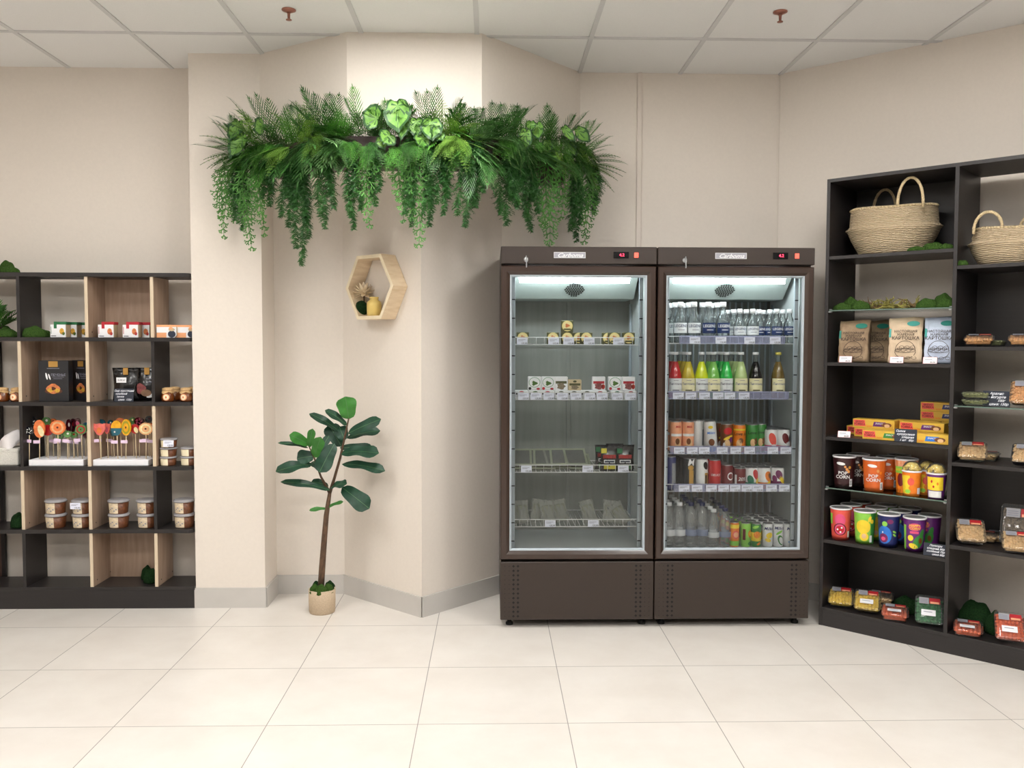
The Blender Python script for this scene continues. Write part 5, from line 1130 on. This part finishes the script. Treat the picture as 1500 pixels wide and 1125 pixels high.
# ---- glass shelf with moss and dried wood
um(1234, .07, G1, .05, .035, .034, 'left moss clump on the upper glass shelf'); um(1246, .15, G1, .045, .035, .065, 'taller moss clump behind, left end of the upper glass shelf'); um(1260, .08, G1, .052, .035, .042, 'moss clump next to the driftwood on the upper glass shelf')
um(1358, .08, G1, .055, .035, .044, 'moss clump right of the driftwood'); um(1381, .18, G1, .05, .035, .068, 'moss clump behind at the right end of the upper glass shelf'); um(1384, .06, G1, .04, .035, .042, 'front moss clump against the divider on the upper glass shelf')
DRF = mat('dried_brown_wood', (.52, .42, .28), .85, var=.4, scale=50, bump=.6, col2=(.33, .25, .14)); DRF2 = mat('dry_yellow_moss', (.55, .52, .26), .9, var=.4, scale=90, bump=.6)
def driftwood(px, wd, lb, sw, seed, m):
    random.seed(seed); q = UPt(px, wd, G1); g = G()
    for k in range(34):
        a = random.uniform(-1, 1); x = a*sw; c = Vector((x, random.uniform(-.03, .03), .008)); pts = [c]; d = Vector((random.uniform(-1, 1), random.uniform(-.5, .5), random.uniform(.1, .9))).normalized()
        for i in range(6):
            c = c+d*.013; c.z = max(.004, min(c.z, .035+.04*(1-abs(a)))); d = (d+Vector((random.uniform(-.5, .5), random.uniform(-.5, .5), random.uniform(-.6, .3)))).normalized(); pts.append(c.copy())
        g.tube(pts, [.0055*(1-.12*i)*random.uniform(.7, 1.3) for i in range(7)], m if k % 3 else DRF2, 5)
    for k in range(8): g.ball(.016, DRF2 if k % 2 else DRF, T(random.uniform(-sw, sw), random.uniform(-.02, .02), .013), 9, 6, 1.5, 1, .8, .25)
    solo('driftwood', g, lb, 'driftwood', q, UA)
driftwood(1279, .16, 'tangled brown driftwood beside the left moss on the glass shelf', .055, 3, DRF); driftwood(1309, .13, 'tallest tangle of dry yellowish driftwood in the middle of the glass shelf', .055, 5, DRF2); driftwood(1333, .11, 'low brown driftwood piece on the right of the glass shelf', .04, 8, DRF)
random.seed(11)
# ---- potato crisp bags
KB = mat('kraft_bag_paper', (.62, .53, .42), .8, var=.12, scale=25, bump=.4, col2=(.50, .41, .32)); KB2 = mat('pale_kraft_bag', (.80, .71, .60), .75, var=.08, scale=25, bump=.4); WB = mat('pale_blue_bag', (.76, .80, .88), .55, var=.08, scale=25, bump=.4); TEAL = mat('teal_print', (.12, .48, .42), .5); BROWNI = mat('brown_ink', (.22, .16, .13), .6)
def bag(m, w, h, tealc):
    g = G(); nx, nz = 8, 12; d = .075; vs = []; fs = []
    def sec(q):
        dd = d*(.9 if q < .15 else 1)*(1-.25*q-.70*max(0, q-.72)/.28); ww = w*(1-.03*math.sin(PI*q)+(.03 if q > .9 else 0)); return ww, dd
    ring_n = 2*nx+4
    for j in range(nz+1):
        q = j/nz; ww, dd = sec(q); cr = .0035*(1 if 0 < j < nz else .3)
        ring = [(-ww/2+ww*i/nx, -dd/2) for i in range(nx+1)]+[(ww/2-.006*math.sin(PI*q), 0)]+[(ww/2-ww*i/nx, dd/2) for i in range(nx+1)]+[(-ww/2+.006*math.sin(PI*q), 0)]
        for x, y in ring: vs.append((x+cr*.5*math.sin(23*q+x*30), y+cr*math.sin(40*x+11*q+m.name.__len__()), q*h+ (.004*math.sin(35*x) if j == nz else 0)))
    R = len(ring)
    for j in range(nz):
        for i in range(R): a = j*R+i; b = j*R+(i+1) % R; fs.append((a, b, b+R, a+R))
    fs.append(tuple(range(R))[::-1]); fs.append(tuple(range(nz*R, nz*R+R))); g.add(vs, fs, m, True)
    def fn(off):
        def f(x, z):
            ww, dd = sec(z/h); return (x, -dd/2-.0045-off, z)
        return f
    l = G(); f = fn(.0)
    l.patch(f, .03, h*.86, .030, .014, tealc, 16, 2, lobes=1, amp=.15); l.text(fn(.001), 'УНИСО', .009, .028, h*.86, WHITE) if 0 else None
    l.text(f, 'НАСТОЯЩАЯ', .0165, .0, h*.68, BROWNI); l.text(f, 'ЖАРЕНАЯ', .0165, .0, h*.61, BROWNI); l.text(f, 'КАРТОШКА', .0225, .0, h*.53, BROWNI)
    l.rect(f, -w/2+.002, -w/2+.012, h*.55, h*.74, tealc, 1)
    # sketched basket of potatoes
    def arc(cx, cy, rx, ry, a0, a1, th=.0011, n=18):
        vs = []; fs = []
        for i in range(n+1):
            a = a0+(a1-a0)*i/n
            for s in (-1, 1): vs.append(f(cx+(rx+s*th)*math.cos(a), cy+(ry+s*th)*math.sin(a)))
        for i in range(n): fs.append((2*i, 2*i+1, 2*i+3, 2*i+2))
        l.add(vs, fs, BROWNI)
    arc(0, h*.26, .046, .050, 0, PI); arc(0, h*.24, .048, .034, PI, 2*PI); arc(0, h*.26, .048, .010, 0, 2*PI)
    for k in range(9): arc(-.034+.0085*k, h*(.27+.03*(k % 3)), .011, .008, 0, 2*PI, .0008, 10)
    for k in range(4): arc(-.04+.027*k, h*.10, .011, .007, 0, 2*PI, .0008, 10)
    return [('paper_bag', g.mesh('paper_bag'), []), ('printed_front', l.mesh('printed_front'), [])]
BA, BBm, BC = bag(KB, .150, .222, TEAL), bag(KB2, .158, .232, mat('aqua_print', (.25, .62, .58), .5)), bag(WB, .132, .232, MATS['aqua_print'])
for px, wd, tp_, lb, r in ((1251, .075, BA, 'brown paper crisp bag at the left end, front', -.12), (1282, .20, BA, 'brown paper crisp bag set back behind the left one', -.05), (1326, .075, BBm, 'pale kraft crisp bag in the middle, front', .12), (1354, .215, BA, 'brown paper crisp bag behind the middle pale one', .1), (0, 0, BC, 'pale blue-white crisp bag partly behind the divider', .05)):
    q = UPt(px, wd, C1[3]+.001) if px else UO+UU*.543+UN*.10+Vector((0, 0, C1[3]+.001)); put(tp_, 'crisp_bag', lb, 'bag', q, UA+.18+r*.5, 'paper crisp bags', rx=-.10)
def ucard(px, wd, z, label, rx=-.45): q = UPt(px, wd, z+.001); put(PT2, 'price_tag', label, 'price tag', q, UA+.2, 'white price tags on the black shelving', rx=rx)
def ptag2():
    w, h = .064, .036; b = G().box(-w/2, w/2, 0, .0015, 0, h, mat('white_tag_paper', (.95, .93, .94), .5)); l = G(); f = front(-.0006)
    l.rect(f, -w*.35, w*.15, h*.62, h*.70, GREYINK, 1).rect(f, -w*.35, w*.35, h*.42, h*.46, BLU, 1).text(f, '80,00', h*.3, w*.2, h*.2, INK).ring(-w/2, w/2, 0, h, [(0, -.0005), (.0012, -.0005)], mat('tag_red_border', (.75, .35, .35), .5))
    return [('paper', b.mesh('paper'), []), ('printed_price', l.mesh('printed_price'), [])]
PT2 = ptag2()
ucard(1238, .012, C1[3], 'small white price tag before the left brown crisp bag'); ucard(1313, .012, C1[3], 'small white price tag before the middle crisp bag'); ucard(1362, .012, C1[3], 'small white price tag before the blue-white crisp bag'); ucard(1236, .012, C1[2], 'small white price tag left of the yellow snack boxes')
# ---- yellow boxes
YB = mat('yellow_box_board', (.88, .73, .27), .4, var=.1, scale=12, col2=(.80, .60, .20)); 
def ybox(c):
    w = .215; b = G().box(0, w, 0, .075, 0, .047, YB, .0015); l = G(); f = front(-.0006); f2 = front(-.0012); s = .012
    l.rect(f, .008, .068, .010, .042, P['coral'], 1, skew=-.004).text(f2, 'BREVO\nPOMEKA', .0145, .037, .026, P['maroon']).text(f, 'Снек', .015, .082, .012, P['orange'], .3)
    l.rect(f, .105, .165, .012, .036, c, 1, skew=.006).text(f2, 'SNACK', .012, .137, .027, WHITE, .3).patch(f2, .175, .022, .022, .014, P['brown'], lobes=2, amp=.2).patch(front(-.0018), .178, .018, .014, .009, P['skin'])
    return [('carton', b.mesh('carton'), []), ('printed_front', l.mesh('printed_front'), [])]
YBT = {k: ybox(P[c]) for k, c in (('purple', 'purple'), ('green', 'green'), ('blue', 'navy'), ('sky', 'blue'))}
def yb(px, wd, lv, kd, lb): q = UPt(px, wd, C1[2]+.001+lv*.0475); put(YBT[kd], 'snack_box', f'long yellow snack box with {kd} panel, {lb}', 'box', q, UA, 'yellow snack boxes')
yb(1263, .02, 0, 'green', 'front left, lowest, half behind the slate card'); q = UO+UU*.407+UN*.015; q.z = C1[2]+.001; put(YBT['sky'], 'snack_box', 'long yellow snack box with sky blue panel, front right by the divider', 'box', q, UA, 'yellow snack boxes')
yb(1240, .20, 0, 'purple', 'bottom rear left corner'); yb(1251, .11, 0, 'purple', 'bottom of the second row, left'); yb(1249, .11, 1, 'purple', 'upper of the second row, left'); 
yb(1288, .10, 1, 'purple', 'upper of the second row, middle') if 0 else None
q0 = UPt(1249, .11, 0); s0 = (q0-UO).dot(UU)
for (u0, wd, lv, kd, lb) in ((s0+.218, .11, 0, 'purple', 'bottom of the second row behind the slate card'), (s0+.218-.055, .10+.09, 2-1, 'purple', 'upper level, rearmost middle'), (s0+.14, .085+.02, 1, 'purple', 'upper level middle, over the slate card')):
    if lb.startswith('upper level middle'): continue
    q = UO+UU*u0+UN*wd; q.z = C1[2]+.001+lv*.0475; put(YBT[kd], 'snack_box', f'long yellow snack box with {kd} panel, {lb}', 'box', q, UA, 'yellow snack boxes')
q = UO+UU*(s0+.2165)+UN*.108; q.z = C1[2]+.0485; put(YBT['purple'], 'snack_box', 'long yellow snack box with purple panel, upper level, right above the slate card', 'box', q, UA, 'yellow snack boxes')
for lv, lb in ((0, 'bottom'), (1, 'second'), (2, 'third'), (3, 'topmost')):
    q = UPt(1347, .20, C1[2]+.001+lv*.0475); qu = min((q-UO).dot(UU), XD[1]-.218); q2 = UO+UU*qu+UN*.292 ; q2.z = q.z
    put(YBT['blue'], 'snack_box', f'long yellow snack box with blue panel, {lb} of the four-high stack at the divider', 'box', q2, UA, 'yellow snack boxes')
def uchalk(px, wd, z, w, h, lines, sz, lb, r=0): q = UPt(px, wd, z+.001); put(chalk_card(w, h, lines, sz), 'price_card', lb, 'price card', q, UA+.1, 'slate price cards', rx=-.12)
uchalk(1326, .003, C1[2], .105, .066, [('Снеки', -.025), ('кукурузные', 0), ('сладкие', .01), ('1 шт   80р', .005)], .0145, 'slate price card with white writing before the yellow boxes')
uchalk(1459, .06, G3, .115, .074, [('Арахис', .0), ('в йогурте', .0), ('100г', .02), ('цена: 150р', .01)], .0165, 'slate price card with white writing on the lower right glass shelf')
uchalk(1370, .006, C1[1], .110, .062, [('Попкорн', 0), ('сладкий 80р', .0), ('солёный 75р', .0), ('цена 80р', .012)], .0135, 'slate price card with white writing beside the purple popcorn cup')
# ---- popcorn cups
RIM = mat('white_cup_rim', (.90, .89, .90), .35); LIDC = mat('grey_film_lid', (.50, .50, .50), .25, var=.1)
def cup(r, h, body, deco, lid=LIDC):
    rf = lambda z: r*(.80+.20*z/h); b = G().lathe([(0, .004), (r*.78, .004), (r*.80, 0)]+[(rf(h*k/6), h*k/6) for k in range(1, 7)], body, 26)
    rm = G().lathe([(r*.99, h-.004), (r*1.035, h-.003), (r*1.05, h+.001), (r*1.035, h+.005), (r*.97, h+.005), (r*.96, h+.0)], RIM, 26)
    ld = G().lathe([(r*.965, h+.002), (r*.5, h+.0035), (0, h+.004)], lid, 26)
    l = G()
    for d in deco:
        f = around(rf, .0008+.0006*(d[-1] if isinstance(d[-1], int) and d[0] == 'p' and len(d) == 8 else 0))
        if d[0] == 'p': l.patch(f, d[1]*r, d[2]*h, d[3]*r, d[4]*h, d[5], 16, 4, d[6] if len(d) > 6 else 0)
        elif d[0] == 'r': l.rect(f, d[1]*r, d[2]*r, d[3]*h, d[4]*h, d[5], 8)
        elif d[0] == 't': l.text(around(rf, .003), d[1], d[2]*h, d[3]*r, d[4]*h, d[5])
    return [('cup_body', b.mesh('cup_body'), []), ('rim', rm.mesh('rim'), []), ('film_lid', ld.mesh('film_lid'), []), ('printed_design', l.mesh('printed_design'), [])]
DKC = pm('dark_chocolate', (.20, .09, .10)); CARM = pm('caramel_orange', (.82, .38, .14)); POPB = pm('popcorn_ball', (.85, .58, .32))
bar = [('r', .55, .85, .06, .30, P['white']), ('r', .60, .80, .10, .26, P['grey'])]
dark = cup(.058, .165, DKC, [('p', -.25, .80, .40, .05, P['white'], -.1), ('p', .30, .62, .12, .05, POPB), ('p', .55, .68, .12, .05, P['gold']), ('p', .45, .55, .12, .05, POPB), ('p', .15, .70, .10, .04, POPB), ('t', 'POP\nCORN', .15, -.05, .43, P['white'])]+bar)
caram = cup(.058, .165, CARM, [('p', -.15, .82, .42, .05, P['white'], -.1), ('p', .35, .66, .12, .05, POPB), ('p', .6, .60, .12, .05, P['orange']), ('t', 'POP\nCORN', .15, -.05, .43, P['white'])]+bar)
ylw = cup(.056, .172, P['orange'], [('r', -1.4, 1.4, .0, .25, P['orange']), ('r', -1.5, 1.5, .80, .98, P['peach']), ('r', -1.2, -.3, .6, .8, P['lime']), ('p', -.5, .4, .35, .2, P['maroon']), ('t', 'HAPPY', .10, -.6, .7, P['yellow']), ('p', .3, .3, .3, .1, P['lime'])])
def popcup(body, deco):
    r, h = .046, .125; tpl = cup(r, h, body, deco, P['white']); dm = G(); random.seed(4)
    for k in range(60):
        a = random.uniform(0, 2*PI); q = math.sqrt(random.random()); dm.ball(.011, mat('yellow_popcorn', (.93, .82, .42), .6, var=.2, scale=90), T(q*r*.8*math.cos(a), q*r*.8*math.sin(a), h+.008+.026*(1-q*q)), 6, 4, 1, 1, 1, .5)
    dome = G().lathe([(r*.98, h+.004), (r*.95, h+.022), (r*.7, h+.042), (r*.35, h+.050), (0, h+.051)], CLEARP, 22)
    return tpl+[('popcorn', dm.mesh('popcorn'), []), ('dome_lid', dome.mesh('dome_lid'), [])]
pc1 = popcup(P['orange'], [('r', -1.5, -.2, .1, .85, P['yellow']), ('p', -.1, .6, .35, .16, P['coral']), ('p', .1, .35, .4, .12, P['orange']), ('p', -.4, .2, .3, .08, P['lime']), ('r', .6, 1.1, .1, .35, P['white'])])
pc2 = popcup(P['purple'], [('r', -1.1, .7, .35, .88, P['yellow']), ('r', -.9, .5, .06, .32, P['white']), ('p', -.5, .7, .1, .06, P['red']), ('p', .1, .62, .1, .06, P['orange']), ('p', -.3, .5, .1, .05, P['red']), ('r', -1.3, 1.3, .88, .97, P['purple'])])
def uc(tp_, px, wd, z, lb, grp, name='popcorn_cup', rz=0): q = UPt(px, wd, z+.001); put(tp_, name, lb, 'cup', q, UA+.30+rz, grp)
gp = 'popcorn tubs on the lower glass shelf'
uc(dark, 1236, .075, G2, 'dark chocolate popcorn tub in front at the left end of the glass shelf', gp); uc(dark, 1256, .20, G2, 'dark chocolate popcorn tub standing behind the left one', gp); uc(caram, 1280, .075, G2, 'bright orange popcorn tub in front on the glass shelf', gp); uc(caram, 1300, .20, G2, 'orange popcorn tub behind, in the shade of the front orange one', gp); uc(caram, 1316, .315, G2, 'orange popcorn tub deepest at the back of the glass shelf', gp)
uc(ylw, 1327, .135, G2, 'tall orange and peach popcorn tub behind the dome-topped cups', gp)
uc(pc1, 1335, .052, G2, 'orange and yellow cup with clear dome full of popcorn, left of the dome-topped cups', 'dome-topped popcorn cups'); uc(pc1, 1357, .14, G2, 'dome-topped popcorn cup standing behind the other two', 'dome-topped popcorn cups'); uc(pc2, 1371, .055, G2, 'yellow and purple dome-topped cup by the divider', 'dome-topped popcorn cups')
HC = ('t', 'HAPPY\nCORN', .10, 0, .76, P['yellow'])
pinkc = cup(.0545, .168, P['coral'], [('r', -1.3, -.8, .5, .85, P['lime']), ('p', .0, .66, .52, .20, P['pink']), ('p', .0, .36, .62, .20, P['maroon'], 0, 1), ('p', .0, .36, .48, .17, P['pink'], 0, 3), ('p', 0, .36, .36, .12, P['red'], 0, 4), ('p', -.2, .36, .08, .03, P['white'], 0, 6), ('p', .15, .42, .08, .03, P['white'], 0, 6), ('p', .05, .28, .08, .03, P['white'], 0, 6), ('r', .75, .98, .1, .3, P['white'])])
greenc = cup(.0545, .168, P['lime'], [('r', .6, 1.5, .02, .97, P['green']), ('p', -.1, .55, .68, .22, P['yellow']), ('p', .5, .80, .14, .10, P['yellow'], -.4), ('p', .75, .72, .2, .07, P['yellow'], .3), ('p', 0, .24, .4, .14, P['yellow'], 0, 1), ('p', .0, .26, .2, .08, P['skin'], 0, 3), ('r', .5, .78, .06, .28, P['white'])])
bluec = cup(.0545, .168, P['navy'], [('p', -.2, .40, .68, .28, P['blue']), ('p', -.15, .74, .25, .08, P['lime']), ('p', -.25, .30, .40, .14, P['violet'], .2, 2), ('p', -.25, .28, .2, .06, P['pink'], .2, 4), ('p', .35, .82, .28, .07, P['violet']), ('p', .75, .5, .2, .03, P['lime'], -.5), ('p', .75, .4, .2, .03, P['lime'], -.7), ('p', -.3, .48, .06, .03, P['white'], 0, 4)])
purpc = cup(.0545, .168, P['purple'], [('p', .0, .76, .55, .12, P['pink']), HC, ('r', -.4, .35, .56, .63, P['pink']), ('p', .35, .32, .42, .24, P['green'], -.5), ('p', .65, .55, .2, .16, P['green'], -.3), ('p', -.35, .42, .25, .09, P['yellow']), ('p', -.1, .18, .4, .08, P['yellow'], -.3), ('p', .5, .35, .16, .09, P['brown'], 0, 2), ('r', -1.15, -.8, .05, .8, P['lime'])])
gp = 'bright popcorn cups on the fourth shelf'
uc(pinkc, 1231, .070, C1[1], 'coral pink popcorn cup, leftmost in the front row', gp, rz=.0); uc(greenc, 1266, .070, C1[1], 'lime and yellow popcorn cup in the front row', gp); uc(bluec, 1301, .070, C1[1], 'blue and navy popcorn cup in the front row', gp, rz=-.2); uc(purpc, 1339, .070, C1[1], 'purple popcorn cup with a pink oval, rightmost in the front row', gp)
uc(pinkc, 1246, .20, C1[1], 'coral pink popcorn cup in the second row at the left', gp); uc(greenc, 1283, .20, C1[1], 'lime popcorn cup in the second row', gp); uc(bluec, 1318, .19, C1[1], 'navy popcorn cup in the second row', gp); uc(purpc, 1361, .18, C1[1], 'dark purple popcorn cup in the second row by the divider', gp, rz=-.6)
uc(pinkc, 1260, .315, C1[1], 'coral popcorn cup in the back row at the left', gp); uc(greenc, 1297, .315, C1[1], 'lime popcorn cup in the back row', gp); uc(bluec, 1332, .315, C1[1], 'navy popcorn cup in the back row', gp)
# ---- nut and sweet trays
TRC = clear('tray_plastic', (.94, .95, .95), .08, .05, (.75, .75, .75)); BLKT = mat('black_foam_tray', (.06, .06, .08), .4)
NUTS = dict(peanut=mat('peanut', (.86, .72, .52), .55, var=.15, scale=60), yellow=mat('glazed_yellow_nut', (.86, .72, .22), .3, var=.15, scale=60, coat=.3), orange=mat('glazed_orange', (.85, .38, .18), .3, var=.2, scale=60, coat=.3), green=mat('glazed_green', (.10, .42, .20), .3, var=.2, scale=60, coat=.3), brown=mat('brown_seed', (.42, .35, .27), .5, var=.35, scale=90), amber=mat('amber_crumb', (.86, .64, .40), .5, var=.3, scale=60), olive=mat('olive_seed', (.55, .56, .36), .5, var=.3, scale=60))
def ntray(kind, w=.130, l_=.165, h=.034, dark=False, tagged=False, sticker=True):
    random.seed(hash(kind) % 7 if 0 else len(kind)); b = G(); z1 = h
    def rr(s, z, k=.018):
        W, Ln = w*s/2, l_*s/2; pts = []
        for cx, cy, a0 in ((W-k, Ln-k, 0), (-W+k, Ln-k, PI/2), (-W+k, -Ln+k, PI), (W-k, -Ln+k, 3*PI/2)):
            for i in range(4): a = a0+PI/2*i/3; pts.append((cx+k*math.cos(a), cy+k*math.sin(a), z))
        return pts
    rings = [rr(.84, 0), rr(.88, .004), rr(.94, h*.7), rr(1.0, h*.72), rr(1.0, h*.80)]; vs = sum(rings, []); fs = [tuple(range(16))[::-1]]
    for k in range(len(rings)-1):
        for i in range(16): a = k*16+i; c = k*16+(i+1) % 16; fs.append((a, c, c+16, a+16))
    b.add(vs, fs, BLKT if dark else TRC, True)
    lid = G(); rings = [rr(.99, h*.81), rr(.93, h*.84), rr(.90, h*1.0), rr(.86, h*1.05)]; vs = sum(rings, []); fs = [tuple(range(48, 64))]
    for k in range(3):
        for i in range(16): a = k*16+i; c = k*16+(i+1) % 16; fs.append((a, c, c+16, a+16))
    lid.add(vs, fs, TRC, True)
    nt = G(); m = NUTS[kind]; big = kind in ('yellow', 'orange', 'green'); rr_ = .0098 if big else .0075; step = rr_*1.7
    nt.box(-w*.40, w*.40, -l_*.41, l_*.41, .005, h*.72, m, .004)
    y = -l_*.40
    while y < l_*.40:
        x = -w*.40
        while x < w*.40:
            nt.ball(rr_, m, T(x+random.uniform(-.002, .002), y+random.uniform(-.002, .002), h*.72+random.uniform(-.004, .004), rz=random.uniform(0, 3)), 6, 4, 1.25 if not big else 1.05, .85 if not big else 1, .8)
            x += step
        y += step
    out = [('tray_base', b.mesh('tray_base'), []), ('contents', nt.mesh('contents'), []), ('clear_lid', lid.mesh('clear_lid'), [])]
    if sticker:
        f = lambda x, y: (x, y, h*1.05+.0008); st = G().rect(f, -w*.36, -w*.02, l_*.16, l_*.38, mat('grey_sticker', (.62, .62, .64), .5), 1).rect(f, .0, w*.38, l_*.18, l_*.38, mat('red_sticker', (.70, .12, .16), .5), 1)
        f2 = lambda x, y: (x, y, h*1.05+.0014); st.rect(f2, .004, w*.34, l_*.18, l_*.25, P['peach'], 1)
        for k in range(3): st.rect(f2, -w*.33, -w*.06, l_*(.20+.05*k), l_*(.215+.05*k), GREYINK, 1)
        out.append(('stickers', st.mesh('stickers'), []))
    if tagged:
        f = lambda x, y: (x, y, h*1.05+.002); tg = G().rect(f, -w*.28, w*.22, -l_*.26, -l_*.05, WHITE, 1); tg.rect(lambda x, y: (x, y, h*1.05+.0028), -w*.2, w*.1, -l_*.14, -l_*.12, GREYINK, 1)
        out.append(('price_sticker', tg.mesh('price_sticker'), []))
    return out
def nt_(tpl, px, wd, z, lb, rx=0, rz=0, lift=0): q = UPt(px, wd, z+.001+lift); return put(tpl, 'snack_tray', lb, 'tray', q, UA+rz, 'clear trays of nuts and sweets', rx=rx)
TP, TY, TYt, TO, TGn, TOt, TB, TA, TOl, TPd = ntray('peanut'), ntray('yellow'), ntray('yellow', tagged=True), ntray('orange', h=.04, tagged=True), ntray('green', tagged=True), ntray('orange', tagged=True), ntray('brown', .17, .20, .05), ntray('amber'), ntray('olive', sticker=False, h=.03), ntray('peanut', dark=True)
B0 = C1[0]
def lean(l_=.165): return .46
nt_(TY, 1232, .11, B0, 'clear tray of pale yellow glazed nuts, leftmost on the bottom shelf', .32, .35, .028); nt_(TYt, 1271, .105, B0, 'clear tray of yellow glazed nuts with a white price sticker, second on the bottom shelf', .42, .30, .036)
nt_(TP, 1288, .21, B0, 'clear peanut tray, lower of the stack behind the yellow nuts', 0, .25); nt_(TP, 1290, .205, B0, 'clear peanut tray, upper of the stack behind the yellow nuts', 0, .3, .038)
nt_(TO, 1311, .075, B0, 'clear tray of orange glazed nuts lying flat on the bottom shelf', .08, .3, .007); nt_(TGn, 1361, .10, B0, 'clear tray of dark green glazed nuts left of the divider', .72, .3, .056)
um(1327, .22, B0, .075, .05, .075, 'dark moss clump behind the flat orange tray', MOSSD); 
nt_(TOt, 1418, .075, B0, 'clear tray of orange nuts lying flat right of the divider', .08, .25, .007); um(1430, .20, B0, .085, .05, .12, 'large dark moss clump behind the right orange tray', MOSSD); um(1457, .16, B0, .045, .04, .10, 'tall narrow dark moss clump beside the red tray', MOSSD)
nt_(TOt, 1479, .10, B0, 'clear tray of red-orange nuts tilted up, at the right picture edge', .65, .3, .052)
s = C2[1]; nt_(TP, 1421, .11, s, 'clear peanut tray tilted up on the lower right shelf', .55, .35, .045); nt_(TP, 1440, .23, s, 'clear peanut tray lying behind the tilted one on the lower right shelf', 0, .2); nt_(TP, 1462, .27, s, 'clear peanut tray lying flat before the big seed tray', 0, .1)
nt_(TB, 1484, .27, s, 'large clear tray of brown seeds standing steeply on the lower right shelf', 1.15, .15, .095) if 0 else put(TB, 'snack_tray', 'large clear tray of brown seeds standing steeply on the lower right shelf', 'tray', UPt(1496, .20, s+.095), UA+.1, 'clear trays of nuts and sweets', rx=1.15)
nt_(TP, 1490, .07, s, 'clear peanut tray in front at the right edge of the lower right shelf', .35, .25, .03)
s = C2[2]; nt_(TP, 1424, .10, s, 'clear peanut tray tilted on the middle right shelf', .38, .25, .033); nt_(TP, 1442, .22, s, 'clear peanut tray lying behind on the middle right shelf', 0, .1); nt_(TPd, 1505, .085, s, 'black peanut tray tilted at the picture edge, middle right shelf', .45, .15, .038)
s = C2[3]; nt_(TA, 1434, .10, s, 'clear tray of amber nuts on the upper right shelf, left one', .16, .2, .015); nt_(TOl, 1452, .20, s, 'shaded flat tray behind the amber nuts on the upper right shelf', 0, .1); nt_(TA, 1500, .085, s, 'clear tray of amber nuts on the upper right shelf, right one', .16, .2, .015)
nt_(TOl, 1432, .12, G3, 'olive seed tray, lower of two on the glass shelf', 0, .1); nt_(TOl, 1433, .115, G3, 'olive seed tray, upper of two on the glass shelf', 0, .05, .034)
nt_(TA, 1503, .10, G3, 'clear amber nut tray tilted up on the glass shelf at the picture edge', .7, .15, .056)
